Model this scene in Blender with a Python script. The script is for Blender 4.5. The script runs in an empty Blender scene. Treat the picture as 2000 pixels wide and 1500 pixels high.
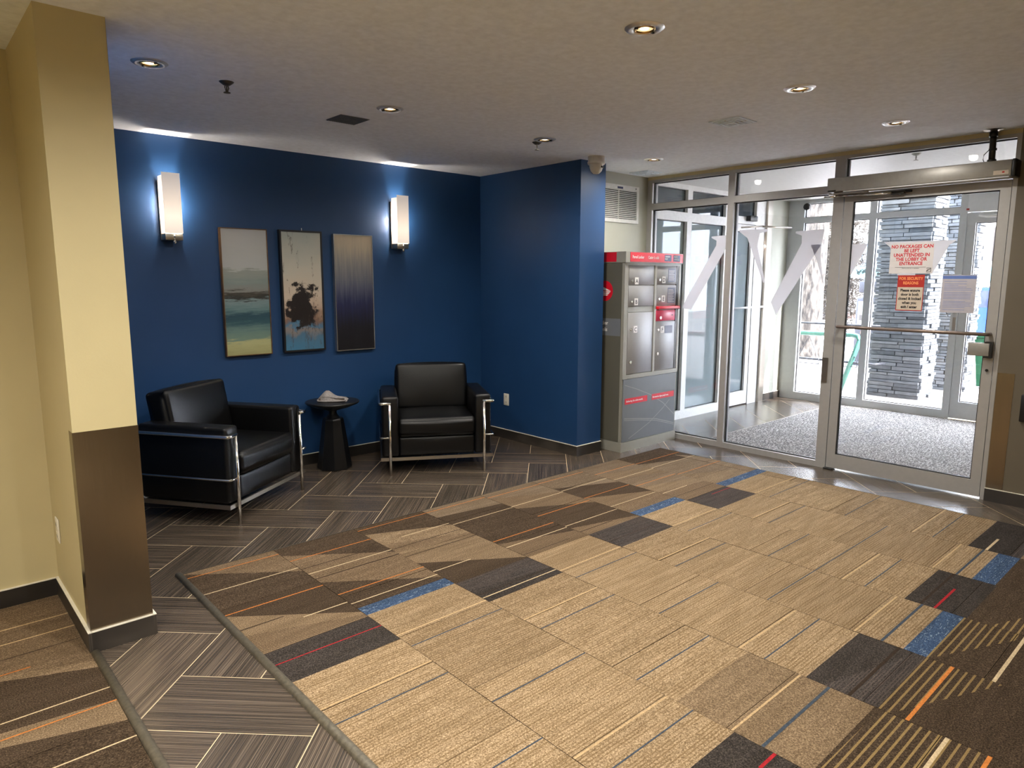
import bpy, bmesh, math, random
from mathutils import Vector, Matrix
random.seed(7)
sc = bpy.context.scene
col = sc.collection

# ------------------------------------------------------------------ camera
HC = 1.504
RT = Vector((0.7428, -0.6695, 0.0020)); UP = Vector((0.0977, 0.1114, 0.9890)); FW = Vector((0.6623, 0.7344, -0.1482))
cam_data = bpy.data.cameras.new('camera'); cam_data.sensor_width = 36; cam_data.lens = 1345.57 / 2000 * 36
cam_data.clip_start = 0.05; cam_data.clip_end = 300
cam = bpy.data.objects.new('camera', cam_data); col.objects.link(cam)
FW.normalize(); RT = (RT - RT.dot(FW) * FW).normalized(); UP = RT.cross(FW)
m = Matrix((RT, UP, -FW)).transposed().to_4x4(); m.translation = (0, 0, HC)
cam.matrix_world = m
sc.camera = cam
# ------------------------------------------------------------------ view, sky, sun
sc.view_settings.view_transform = 'Standard'
sc.view_settings.look = 'None'
sc.view_settings.exposure = 2.22
sc.view_settings.gamma = 1.0
sc.view_settings.use_curve_mapping = False
sc.cycles.use_denoising = True
sc.cycles.max_bounces = 10
sc.cycles.diffuse_bounces = 6
sc.cycles.transparent_max_bounces = 16
sc.cycles.sample_clamp_indirect = 6.0
sc.cycles.caustics_reflective = False
sc.cycles.caustics_refractive = False
world = bpy.data.worlds.new('world'); sc.world = world; world.use_nodes = True
bg = world.node_tree.nodes['Background']
bg.inputs['Color'].default_value = (0.84, 0.92, 1.0, 1); bg.inputs['Strength'].default_value = 6.2
sun_d = bpy.data.lights.new('sun', 'SUN'); sun_d.energy = 9.5; sun_d.angle = 0.01; sun_d.color = (1.0, 0.96, 0.9)
sun = bpy.data.objects.new('sun', sun_d); col.objects.link(sun)
sun.rotation_euler = Vector((0.20, -0.78, 0.60)).to_track_quat('Z', 'Y').to_euler()
WARM = (1.0, 0.95, 0.86)
DOWN_W, CORRIDOR_W, SCONCE_W = 4.1, 7.0, 5.0

H = 2.484; YB = 5.238; XN = 4.311; YP = 3.944; XP = 4.62; YV = 4.201; XG = 5.541; XO = 8.6; YO = 4.3

# ------------------------------------------------------------------ materials
def lin(c):
    r = []
    for v in c[:3]:
        v /= 255.0
        r.append(v / 12.92 if v <= 0.04045 else ((v + 0.055) / 1.055) ** 2.4)
    return (*r, 1.0)
class NM:
    def __init__(s, name):
        s.m = bpy.data.materials.new(name); s.m.use_nodes = True
        s.t = s.m.node_tree; s.b = s.t.nodes['Principled BSDF']
    def n(s, typ, **kw):
        nd = s.t.nodes.new(typ)
        for k, v in kw.items():
            if k.startswith('i_'):
                nd.inputs[k[2:].replace('_', ' ')].default_value = v
            else: setattr(nd, k, v)
        return nd
    def l(s, a, b): s.t.links.new(a, b)
    def coord(s, kind='Object', scale=(1, 1, 1), rand=False):
        tc = s.n('ShaderNodeTexCoord'); mp = s.n('ShaderNodeMapping'); mp.inputs['Scale'].default_value = scale
        s.l(tc.outputs[kind], mp.inputs['Vector'])
        if rand:
            oi = s.n('ShaderNodeObjectInfo'); ml = s.n('ShaderNodeMath', operation='MULTIPLY'); ml.inputs[1].default_value = 37.0
            s.l(oi.outputs['Random'], ml.inputs[0]); s.l(ml.outputs[0], mp.inputs['Location'])
        return mp.outputs['Vector']
    def noise(s, vec, scale, detail=2, rough=0.5):
        nd = s.n('ShaderNodeTexNoise'); nd.inputs['Scale'].default_value = scale; nd.inputs['Detail'].default_value = detail
        nd.inputs['Roughness'].default_value = rough
        s.l(vec, nd.inputs['Vector']); return nd.outputs['Fac']
    def ramp(s, fac, stops, interp='LINEAR'):
        r = s.n('ShaderNodeValToRGB'); e = r.color_ramp; e.interpolation = interp
        e.elements[0].position = stops[0][0]; e.elements[0].color = stops[0][1]
        e.elements[1].position = stops[-1][0]; e.elements[1].color = stops[-1][1]
        for p, c in stops[1:-1]:
            x = e.elements.new(p); x.color = c
        s.l(fac, r.inputs['Fac']); return r.outputs['Color']
    def mixc(s, fac, a, b, mode='MIX'):
        x = s.n('ShaderNodeMix', data_type='RGBA', blend_type=mode)
        for sock, v in ((x.inputs[0], fac), (x.inputs[6], a), (x.inputs[7], b)):
            if hasattr(v, 'is_output') or hasattr(v, 'links'): s.l(v, sock)
            else: sock.default_value = v
        return x.outputs[2]
    def bump(s, fac, strength, dist=0.01):
        b = s.n('ShaderNodeBump'); b.inputs['Strength'].default_value = strength; b.inputs['Distance'].default_value = dist
        s.l(fac, b.inputs['Height']); s.l(b.outputs['Normal'], s.b.inputs['Normal'])
def plain(name, c, rough=0.5, metal=0.0, spec=0.5, var=0.06, scale=30, bump=0.0, bscale=200, coat=0.0):
    N = NM(name); c = lin(c)
    v = N.coord()
    f = N.noise(v, scale, 3)
    dark = tuple(x * (1 - var) for x in c[:3]) + (1,); lite = tuple(min(1, x * (1 + var)) for x in c[:3]) + (1,)
    N.l(N.ramp(f, [(0.3, dark), (0.7, lite)]), N.b.inputs['Base Color'])
    N.b.inputs['Roughness'].default_value = rough; N.b.inputs['Metallic'].default_value = metal
    N.b.inputs['Specular IOR Level'].default_value = spec
    N.b.inputs['Coat Weight'].default_value = coat
    if bump: N.bump(N.noise(v, bscale, 2), bump, 0.002)
    return N.m
def emis(name, c, strength):
    N = NM(name); N.b.inputs['Base Color'].default_value = (0.8, 0.8, 0.8, 1)
    N.b.inputs['Emission Color'].default_value = (*c, 1); N.b.inputs['Emission Strength'].default_value = strength
    return N.m
def glassmat(name, tint=(0.965, 0.965, 0.98), film=0.0, filmc=(0.7, 0.8, 0.85), ior=1.5):
    N = NM(name); t = N.t; t.nodes.remove(N.b); out = t.nodes['Material Output']
    tr = N.n('ShaderNodeBsdfTransparent'); tr.inputs['Color'].default_value = (*tint, 1)
    gl = N.n('ShaderNodeBsdfGlossy'); gl.inputs['Roughness'].default_value = 0.0
    # Schlick reflectance from the facing angle, the same from both sides of the thin pane
    lw = N.n('ShaderNodeLayerWeight'); lw.inputs['Blend'].default_value = 0.5
    pw = N.n('ShaderNodeMath', operation='POWER'); pw.inputs[1].default_value = 5.0; N.l(lw.outputs['Facing'], pw.inputs[0])
    f0 = ((ior - 1) / (ior + 1)) ** 2
    fr = N.n('ShaderNodeMath', operation='MULTIPLY_ADD'); fr.inputs[1].default_value = 1 - f0; fr.inputs[2].default_value = f0; N.l(pw.outputs[0], fr.inputs[0])
    mx = N.n('ShaderNodeMixShader'); N.l(fr.outputs[0], mx.inputs[0]); N.l(tr.outputs[0], mx.inputs[1]); N.l(gl.outputs[0], mx.inputs[2])
    last = mx
    if film:
        df = N.n('ShaderNodeBsdfDiffuse'); df.inputs['Color'].default_value = (*filmc, 1)
        tl = N.n('ShaderNodeBsdfTranslucent'); tl.inputs['Color'].default_value = (*filmc, 1)
        ad = N.n('ShaderNodeMixShader'); ad.inputs[0].default_value = 0.5; N.l(df.outputs[0], ad.inputs[1]); N.l(tl.outputs[0], ad.inputs[2])
        m2 = N.n('ShaderNodeMixShader'); m2.inputs[0].default_value = film
        N.l(mx.outputs[0], m2.inputs[1]); N.l(ad.outputs[0], m2.inputs[2]); last = m2
    N.l(last.outputs[0], out.inputs['Surface'])
    return N.m

M = {}
M['ceiling'] = plain('ceiling_paint', (234, 239, 246), 0.9, bump=0.02, bscale=60)
M['blue'] = plain('blue_wall_paint', (30, 63, 104), 0.45, var=0.05, scale=3, bump=0.1, bscale=150, spec=0.35)
M['cream'] = plain('cream_wall_paint', (190, 177, 136), 0.6, var=0.03, scale=3, bump=0.1, bscale=150)
M['greige'] = plain('pale_wall_paint', (170, 170, 156), 0.6, var=0.03, scale=3)
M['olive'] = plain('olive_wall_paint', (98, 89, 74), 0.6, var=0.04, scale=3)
M['white'] = plain('white_paint', (225, 225, 222), 0.5)
M['alu'] = plain('anodised_frame', (166, 164, 162), 0.38, 0.25, var=0.03)
M['alu_light'] = plain('pale_frame', (214, 216, 218), 0.4, 0.0, var=0.03)
M['alu_green'] = plain('grey_green_frame', (196, 200, 202), 0.45, 0.0, var=0.03)
M['gasket'] = plain('black_gasket', (14, 14, 16), 0.6)
M['black'] = plain('black_plastic', (14, 14, 15), 0.4)
M['chrome'] = plain('chrome', (225, 222, 216), 0.12, 1.0, var=0.02)
M['satin'] = plain('satin_nickel', (176, 168, 156), 0.32, 1.0, var=0.03)
M['darkmetal'] = plain('dark_metal', (60, 58, 56), 0.4, 0.8)
M['leather'] = plain('black_leather', (9, 9, 10), 0.36, spec=0.32, bump=0.25, bscale=160)
M['tableblack'] = plain('black_lacquer', (12, 12, 14), 0.35, bump=0.05)
M['knit'] = plain('grey_knit', (142, 136, 134), 0.95, bump=0.6, bscale=300, var=0.2, scale=90)
M['knit_in'] = plain('brown_lining', (74, 60, 50), 0.95, bump=0.5, bscale=300)
M['dl_trim'] = plain('polished_trim', (232, 230, 226), 0.3, 0.75)
M['gold'] = plain('bronze_reflector', (200, 160, 90), 0.25, 1.0)
M['bulb'] = emis('warm_bulb', (1.0, 0.72, 0.36), 0.22)
M['bulb_core'] = emis('bulb_core', (1.0, 0.92, 0.72), 1.6)
M['diff'] = plain('cool_white_metal', (226, 238, 250), 0.5)
M['plate'] = plain('ivory_plate', (222, 216, 200), 0.4)
M['grout'] = plain('pale_grout', (186, 168, 138), 0.9)
M['rubber'] = plain('grey_rail', (92, 86, 74), 0.5, 0.2, var=0.3, scale=60, bump=0.2)
M['edge'] = plain('carpet_edge_strip', (60, 54, 46), 0.6)
M['glass'] = glassmat('clear_glass')
M['film_glass'] = glassmat('filmed_glass', (0.8, 0.88, 0.9), 0.45, (0.62, 0.70, 0.74), 1.7)
M['tint_glass'] = glassmat('dim_glass', (0.55, 0.62, 0.68), 0.12, (0.4, 0.45, 0.5), 1.6)
M['frost'] = glassmat('frosted_vinyl', (0.9, 0.9, 0.93), 0.82, (0.80, 0.80, 0.84))
M['paper'] = plain('white_paper', (205, 200, 200), 0.8, var=0.03)
M['paper_grey'] = plain('thin_printed_paper', (176, 172, 180), 0.8, var=0.04)
M['red_print'] = plain('red_print', (190, 26, 44), 0.6)
M['dkred'] = plain('dark_red_print', (168, 38, 30), 0.6)
M['orange_print'] = plain('orange_print', (240, 150, 90), 0.6)
M['black_print'] = plain('black_print', (34, 32, 34), 0.6)
M['blue_print'] = plain('blue_print', (92, 116, 178), 0.6)
M['tan_paper'] = plain('faded_paper', (196, 182, 166), 0.7)
M['white_print'] = plain('white_print', (240, 238, 236), 0.6)
M['locker'] = plain('locker_steel', (150, 148, 138), 0.45, 0.1, var=0.02)
M['locker_side_shaded'] = plain('locker_steel_shaded', (92, 90, 80), 0.45, 0.0, var=0.05, scale=4)  # darker copy of the locker steel: left side's shade put into the colour
M['locker_low'] = plain('locker_lower_panel', (112, 116, 122), 0.35, 0.0, var=0.08, scale=3)
M['locker_door'] = plain('locker_door', (158, 158, 160), 0.5, 0.1, var=0.02)
M['locker_line'] = plain('pale_swoosh', (150, 152, 152), 0.35, 0.2)
M['lred'] = plain('locker_red', (212, 22, 44), 0.4)
M['lpink'] = plain('locker_mail_panel', (222, 60, 96), 0.4)
M['navy'] = plain('navy_label', (40, 46, 92), 0.5)
M['greyblue'] = plain('grey_blue_label', (120, 124, 146), 0.5)
M['vent'] = plain('vent_white', (205, 204, 198), 0.5)
M['ventdark'] = plain('vent_shadow', (30, 30, 32), 0.8)
M['ventgrey'] = plain('grille_grey', (104, 106, 108), 0.6)
M['camwhite'] = plain('camera_housing', (205, 200, 190), 0.4)
M['smoke'] = plain('camera_dome', (130, 120, 104), 0.15)
M['opgrey'] = plain('operator_housing', (148, 145, 140), 0.4, 0.3)
M['pushbar'] = plain('bronze_bar', (128, 114, 106), 0.35, 0.6)

def brushed(name, c, rough=0.28):
    N = NM(name); v = N.coord('Object', (1, 1, 1))
    mp = N.coord('Object', (90, 90, 1.2))
    f = N.noise(mp, 3, 3)
    c = lin(c)
    N.l(N.ramp(f, [(0.3, tuple(x * .88 for x in c[:3]) + (1,)), (0.7, c)]), N.b.inputs['Base Color'])
    N.b.inputs['Metallic'].default_value = 1.0; N.b.inputs['Roughness'].default_value = rough
    N.b.inputs['Anisotropic'].default_value = 0.5
    return N.m
M['steel'] = brushed('brushed_steel', (150, 138, 122), 0.26)

def sconce_glass():
    N = NM('opal_glass'); N.b.inputs['Base Color'].default_value = (0.85, 0.8, 0.75, 1)
    tc = N.n('ShaderNodeTexCoord'); sx = N.n('ShaderNodeSeparateXYZ'); N.l(tc.outputs['Object'], sx.inputs[0])
    mr = N.n('ShaderNodeMapRange'); mr.inputs['From Min'].default_value = 0.0; mr.inputs['From Max'].default_value = 0.42
    N.l(sx.outputs['Z'], mr.inputs['Value'])
    c = N.ramp(mr.outputs[0], [(0.0, (0.62, 0.50, 0.42, 1)), (0.38, (1.15, 1.0, 0.80, 1)), (0.55, (1.0, 0.82, 0.66, 1)), (1.0, (0.50, 0.44, 0.40, 1))])
    N.l(c, N.b.inputs['Emission Color']); N.b.inputs['Emission Strength'].default_value = 0.17
    N.b.inputs['Roughness'].default_value = 0.3
    return N.m
M['opal'] = sconce_glass()
def opal_side():
    m_ = sconce_glass(); m_.name = 'opal_glass_side'; t = m_.node_tree; b = t.nodes['Principled BSDF']; out = t.nodes['Material Output']
    tr = t.nodes.new('ShaderNodeBsdfTransparent'); mx = t.nodes.new('ShaderNodeMixShader'); mx.inputs[0].default_value = 0.45
    t.links.new(b.outputs[0], mx.inputs[1]); t.links.new(tr.outputs[0], mx.inputs[2]); t.links.new(mx.outputs[0], out.inputs['Surface']); return m_
M['opal_side'] = opal_side()

def wood_tile(name, c1, c2, c3, rough):
    N = NM(name)
    v = N.coord('Object', (0.45, 120, 1), rand=True)
    f = N.noise(v, 3.0, 3, 0.6)
    v2 = N.coord('Object', (0.6, 9, 1), rand=True)
    g = N.noise(v2, 2.0, 2)
    a = N.ramp(f, [(0.34, lin(c1)), (0.5, lin(c2)), (0.62, lin(c3))])
    oi = N.n('ShaderNodeObjectInfo')
    k = N.ramp(oi.outputs['Random'], [(0, (0.82, 0.82, 0.82, 1)), (1, (1.1, 1.08, 1.05, 1))])
    a = N.mixc(1.0, a, k, 'MULTIPLY')
    b = N.ramp(g, [(0.3, (0.8, 0.8, 0.8, 1)), (0.7, (1.12, 1.12, 1.12, 1))])
    N.l(N.mixc(1.0, a, b, 'MULTIPLY'), N.b.inputs['Base Color'])
    N.b.inputs['Roughness'].default_value = rough; N.b.inputs['Specular IOR Level'].default_value = 0.65
    N.bump(f, 0.06, 0.001)
    return N.m
M['floor_tile'] = wood_tile('striated_porcelain', (42, 36, 31), (75, 65, 56), (106, 94, 82), 0.27)
M['skirt'] = wood_tile('dark_striated_skirting', (34, 31, 29), (52, 47, 43), (74, 68, 62), 0.4)

def carpet(name, base, dark, lite, stripes=None, stripe_c=None, period=0.02, width=0.5, amt=1.0, flecks=None):
    N = NM(name)
    v = N.coord('Object', rand=True)
    pile = N.noise(v, 190, 2, 0.7)
    c = N.ramp(pile, [(0.28, lin(dark)), (0.5, lin(base)), (0.72, lin(lite))])
    broad = N.noise(N.coord('Object', (1.5, 14, 1), rand=True), 2.0, 2)
    c = N.mixc(1.0, c, N.ramp(broad, [(0.3, (0.84, 0.83, 0.80, 1)), (0.7, (1.12, 1.12, 1.12, 1))]), 'MULTIPLY')
    tc = N.n('ShaderNodeTexCoord'); sx = N.n('ShaderNodeSeparateXYZ'); N.l(tc.outputs['Object'], sx.inputs[0])
    if stripes:
        dv = N.n('ShaderNodeMath', operation='DIVIDE'); dv.inputs[1].default_value = period; N.l(sx.outputs['Y'], dv.inputs[0])
        fr = N.n('ShaderNodeMath', operation='FRACT'); N.l(dv.outputs[0], fr.inputs[0])
        # every stripe row of tufts breaks up along its length
        lt = N.n('ShaderNodeMath', operation='LESS_THAN'); lt.inputs[1].default_value = width; N.l(fr.outputs[0], lt.inputs[0])
        nz = N.noise(N.coord('Object', (3, 60, 1), rand=True), 1.6, 1)
        rm = N.ramp(nz, [(0.38, (0, 0, 0, 1)), (0.55, (1, 1, 1, 1))]) if stripes == 'broken' else None
        fac = lt.outputs[0]
        if rm is not None:
            ml = N.n('ShaderNodeMath', operation='MULTIPLY'); N.l(fac, ml.inputs[0]); N.l(rm, ml.inputs[1]); fac = ml.outputs[0]
        ma = N.n('ShaderNodeMath', operation='MULTIPLY'); ma.inputs[1].default_value = amt; N.l(fac, ma.inputs[0])
        sc_ = N.ramp(pile, [(0.28, tuple(x * .7 for x in lin(stripe_c)[:3]) + (1,)), (0.7, lin(stripe_c))])
        c = N.mixc(ma.outputs[0], c, sc_)
    if flecks:
        fz = N.noise(N.coord('Object', (14, 60, 1), rand=True), 3.0, 3, 0.7)
        c = N.mixc(N.ramp(fz, [(0.60, (0, 0, 0, 1)), (0.64, (1, 1, 1, 1))]), c, lin(flecks))
    oi = N.n('ShaderNodeObjectInfo')
    c = N.mixc(1.0, c, N.ramp(oi.outputs['Random'], [(0, (0.86, 0.85, 0.84, 1)), (1, (1.08, 1.08, 1.08, 1))]), 'MULTIPLY')
    N.l(c, N.b.inputs['Base Color'])
    N.b.inputs['Roughness'].default_value = 0.95; N.b.inputs['Specular IOR Level'].default_value = 0.1
    N.b.inputs['Sheen Weight'].default_value = 0.0
    N.bump(pile, 0.5, 0.003)
    return N.m
TAN, TAND, TANL = (137, 116, 90), (84, 67, 46), (184, 162, 132)
BRN, BRND, BRNL = (61, 49, 38), (32, 25, 19), (98, 83, 66)
M['c_tan'] = carpet('carpet_tan', TAN, TAND, TANL, 'broken', (112, 90, 60), 0.0135, 0.42, 0.7)
M['c_tan2'] = carpet('carpet_tan_plain', (112, 94, 73), (72, 58, 43), (150, 130, 104))
M['c_brown'] = carpet('carpet_brown', BRN, BRND, BRNL)
M['c_char'] = carpet('carpet_charcoal', (50, 45, 42), (26, 23, 22), (84, 76, 70))
M['c_charx'] = carpet('carpet_charcoal_striped', (56, 51, 49), (30, 27, 26), (92, 85, 80), 'broken', (92, 80, 74), 0.011, 0.4, 0.7)
M['c_hatch'] = carpet('carpet_tan_dark_lines', (112, 94, 73), (74, 59, 43), (150, 130, 104), 'full', (76, 60, 46), 0.0125, 0.42, 0.8)
M['c_bhatch'] = carpet('carpet_brown_tan_lines', BRN, BRND, BRNL, 'full', (146, 122, 80), 0.0275, 0.28, 0.85)
M['c_mid'] = carpet('carpet_taupe', (108, 93, 76), (74, 61, 48), (148, 130, 108), 'broken', (100, 82, 62), 0.014, 0.45, 0.7)
M['c_blue'] = carpet('carpet_blue', (52, 70, 98), (30, 44, 66), (82, 104, 134), flecks=(136, 150, 162))
for k, c in (('t_orange', (178, 110, 54)), ('t_cream', (180, 160, 128)), ('t_blue', (60, 68, 78)), ('t_red', (146, 34, 40)), ('t_dark', (50, 40, 32)), ('t_pale', (172, 146, 110))):
    M[k] = plain(k, c, 0.95, var=0.25, scale=120, spec=0.1)
CK = ['c_tan', 'c_tan2', 'c_brown', 'c_char', 'c_charx', 'c_hatch', 'c_bhatch', 'c_mid', 'c_blue', 't_orange', 't_cream', 't_blue', 't_red', 't_dark', 't_pale']
CI = {k: i for i, k in enumerate(CK)}

def mat_mat():
    N = NM('entrance_mat'); v = N.coord('Object', (1, 2.2, 1))
    f = N.noise(v, 42, 3, 0.7)
    N.l(N.ramp(f, [(0.36, lin((38, 36, 36))), (0.5, lin((104, 99, 95))), (0.64, lin((190, 184, 178)))]), N.b.inputs['Base Color'])
    N.b.inputs['Roughness'].default_value = 0.9; N.bump(f, 0.8, 0.006); return N.m
M['mat'] = mat_mat()

def painting_sea():
    N = NM('seascape_print'); tc = N.n('ShaderNodeTexCoord'); sx = N.n('ShaderNodeSeparateXYZ'); N.l(tc.outputs['Generated'], sx.inputs[0])
    nz = N.noise(N.coord('Object', (3, 3, 22)), 3, 4, 0.65)
    mr = N.n('ShaderNodeMapRange'); mr.inputs['To Min'].default_value = -0.07; mr.inputs['To Max'].default_value = 0.07; N.l(nz, mr.inputs['Value'])
    ad = N.n('ShaderNodeMath', operation='ADD'); N.l(sx.outputs['Z'], ad.inputs[0]); N.l(mr.outputs[0], ad.inputs[1])
    c = N.ramp(ad.outputs[0], [(0.0, lin((150, 148, 104))), (0.10, lin((170, 168, 122))), (0.13, lin((110, 132, 118))), (0.20, lin((96, 122, 118))), (0.26, lin((52, 84, 92))), (0.32, lin((40, 70, 84))),
        (0.36, lin((92, 120, 122))), (0.43, lin((120, 138, 140))), (0.455, lin((44, 44, 42))), (0.49, lin((70, 66, 58))), (0.52, lin((130, 130, 126))), (0.58, lin((126, 138, 134))), (0.67, lin((146, 150, 142))), (0.69, lin((174, 176, 174))), (1.0, lin((184, 184, 182)))])
    N.l(c, N.b.inputs['Base Color']); N.b.inputs['Roughness'].default_value = 0.35; return N.m
def painting_abs():
    N = NM('abstract_print'); tc = N.n('ShaderNodeTexCoord'); sx = N.n('ShaderNodeSeparateXYZ'); N.l(tc.outputs['Generated'], sx.inputs[0])
    v = N.coord('Object')
    nz = N.noise(v, 5, 5, 0.6)
    mr = N.n('ShaderNodeMapRange'); mr.inputs['To Min'].default_value = -0.22; mr.inputs['To Max'].default_value = 0.22; N.l(nz, mr.inputs['Value'])
    ad = N.n('ShaderNodeMath', operation='ADD'); N.l(sx.outputs['Z'], ad.inputs[0]); N.l(mr.outputs[0], ad.inputs[1])
    base = N.ramp(ad.outputs[0], [(0.0, lin((64, 112, 142))), (0.10, lin((70, 104, 128))), (0.17, lin((128, 118, 112))), (0.21, lin((64, 112, 142))), (0.27, lin((120, 92, 76))), (0.31, lin((150, 126, 108))), (0.36, lin((176, 152, 134))), (0.5, lin((196, 180, 162))), (0.7, lin((190, 184, 170))), (1.0, lin((170, 176, 170)))])
    # dark splash in the lower middle: noise thresholded with a soft mask around (x .55, z .42)
    cb = N.n('ShaderNodeCombineXYZ'); 
    d1 = N.n('ShaderNodeMath', operation='SUBTRACT'); d1.inputs[1].default_value = 0.5; N.l(sx.outputs['X'], d1.inputs[0])
    d2 = N.n('ShaderNodeMath', operation='SUBTRACT'); d2.inputs[1].default_value = 0.37; N.l(sx.outputs['Z'], d2.inputs[0])
    s1 = N.n('ShaderNodeMath', operation='MULTIPLY'); s1.inputs[1].default_value = 0.75; N.l(d1.outputs[0], s1.inputs[0])
    s2 = N.n('ShaderNodeMath', operation='MULTIPLY'); s2.inputs[1].default_value = 1.7; N.l(d2.outputs[0], s2.inputs[0])
    N.l(s1.outputs[0], cb.inputs[0]); N.l(s2.outputs[0], cb.inputs[1])
    ln = N.n('ShaderNodeVectorMath', operation='LENGTH'); N.l(cb.outputs[0], ln.inputs[0])
    n2 = N.noise(v, 11, 5, 0.65)
    sb = N.n('ShaderNodeMath', operation='SUBTRACT'); N.l(n2, sb.inputs[0]); N.l(ln.outputs['Value'], sb.inputs[1])
    c = N.mixc(N.ramp(sb.outputs[0], [(0.20, (0, 0, 0, 1)), (0.27, (1, 1, 1, 1))]), base, lin((30, 24, 24)))
    vl = N.noise(N.coord('Object', (9, 9, 1.2)), 2.2, 4, 0.6)
    c = N.mixc(N.ramp(vl, [(0.60, (0, 0, 0, 1)), (0.615, (0.85, 0.85, 0.85, 1)), (0.63, (0, 0, 0, 1))]), c, lin((70, 56, 48)))
    N.l(c, N.b.inputs['Base Color']); N.b.inputs['Roughness'].default_value = 0.35; return N.m
def painting_night():
    N = NM('gradient_print'); tc = N.n('ShaderNodeTexCoord'); sx = N.n('ShaderNodeSeparateXYZ'); N.l(tc.outputs['Generated'], sx.inputs[0])
    nz = N.noise(N.coord('Object', (30, 30, 2)), 2, 3, 0.6)
    mr = N.n('ShaderNodeMapRange'); mr.inputs['To Min'].default_value = -0.12; mr.inputs['To Max'].default_value = 0.12; N.l(nz, mr.inputs['Value'])
    ad = N.n('ShaderNodeMath', operation='ADD'); N.l(sx.outputs['Z'], ad.inputs[0]); N.l(mr.outputs[0], ad.inputs[1])
    c = N.ramp(ad.outputs[0], [(0.0, lin((22, 22, 26))), (0.22, lin((26, 26, 34))), (0.42, lin((38, 42, 76))), (0.55, lin((84, 88, 106))), (0.75, lin((132, 130, 130))), (0.9, lin((176, 164, 146))), (1.0, lin((186, 172, 150)))])
    N.l(c, N.b.inputs['Base Color']); N.b.inputs['Roughness'].default_value = 0.3; return N.m
M['sea'] = painting_sea(); M['abs'] = painting_abs(); M['night'] = painting_night()
M['bronze_frame'] = plain('bronze_frame', (112, 84, 56), 0.4, 0.5, var=0.3, scale=20)
M['black_frame'] = plain('black_frame', (18, 18, 22), 0.4)
M['silver_frame'] = plain('silver_frame', (190, 190, 192), 0.25, 0.9)
# outdoors
M['stone'] = plain('grey_ledgestone', (84, 88, 93), 0.9, var=0.2, scale=14, bump=0.8, bscale=30)
M['stone2'] = plain('pale_ledgestone', (92, 95, 99), 0.9, var=0.2, scale=14, bump=0.8, bscale=30)
M['stone3'] = plain('dark_ledgestone', (74, 79, 85), 0.9, var=0.2, scale=14, bump=0.8, bscale=30)
M['mortar'] = plain('mortar_core', (70, 72, 74), 0.95)
M['deck'] = plain('worn_deck_board', (150, 142, 138), 0.8, var=0.15, scale=8)
M['snow'] = plain('snow', (238, 240, 244), 0.8, var=0.04, scale=4, bump=0.5, bscale=6)
M['road'] = plain('slushy_road', (150, 140, 136), 0.8, var=0.12, scale=3)
M['kerb'] = plain('kerb', (120, 92, 84), 0.9)
M['green_rail'] = plain('green_painted_tube', (62, 112, 100), 0.35, 0.1)
M['grey_rail'] = plain('grey_tube', (60, 62, 68), 0.4, 0.5)
M['greenbin'] = plain('green_bin', (20, 84, 56), 0.4)
M['paydark'] = plain('pay_station_body', (44, 46, 56), 0.5)
M['paywhite'] = plain('pay_station_face', (150, 150, 148), 0.5)
M['paygreen'] = plain('pay_station_screen', (50, 76, 56), 0.3)
M['bluecar'] = plain('blue_car_paint', (30, 62, 150), 0.2, coat=0.5)
M['tyre'] = plain('tyre', (40, 40, 42), 0.8)
M['teal'] = plain('teal_awning', (96, 132, 132), 0.7)
M['palewall'] = plain('pale_render', (160, 152, 142), 0.8, var=0.06, scale=3)
M['louvre'] = plain('dark_louvre', (70, 66, 64), 0.7)
M['twig'] = plain('twigs', (62, 55, 46), 0.9, var=0.3, scale=20)
def bark():
    N = NM('bark'); v = N.coord('Object', (1, 1, 0.28)); 
    f = N.noise(v, 16, 4, 0.65)
    N.l(N.ramp(f, [(0.35, lin((30, 27, 25))), (0.5, lin((70, 64, 58))), (0.65, lin((98, 91, 84)))]), N.b.inputs['Base Color'])
    N.b.inputs['Roughness'].default_value = 0.95; N.bump(f, 1.0, 0.03); return N.m
M['bark'] = bark()
def brickmat():
    N = NM('pale_brick'); tc = N.n('ShaderNodeTexCoord'); mp = N.n('ShaderNodeMapping'); mp.inputs['Rotation'].default_value = (math.radians(90), 0, math.radians(90))
    N.l(tc.outputs['Object'], mp.inputs['Vector'])
    b = N.n('ShaderNodeTexBrick'); b.inputs['Color1'].default_value = lin((150, 136, 124)); b.inputs['Color2'].default_value = lin((128, 110, 98)); b.inputs['Mortar'].default_value = lin((164, 156, 148))
    b.inputs['Scale'].default_value = 1.0; b.inputs['Brick Width'].default_value = 0.42; b.inputs['Row Height'].default_value = 0.14; b.inputs['Mortar Size'].default_value = 0.015
    N.l(mp.outputs[0], b.inputs['Vector']); N.l(b.outputs['Color'], N.b.inputs['Base Color']); N.b.inputs['Roughness'].default_value = 0.9; return N.m
M['brick'] = brickmat()

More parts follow.
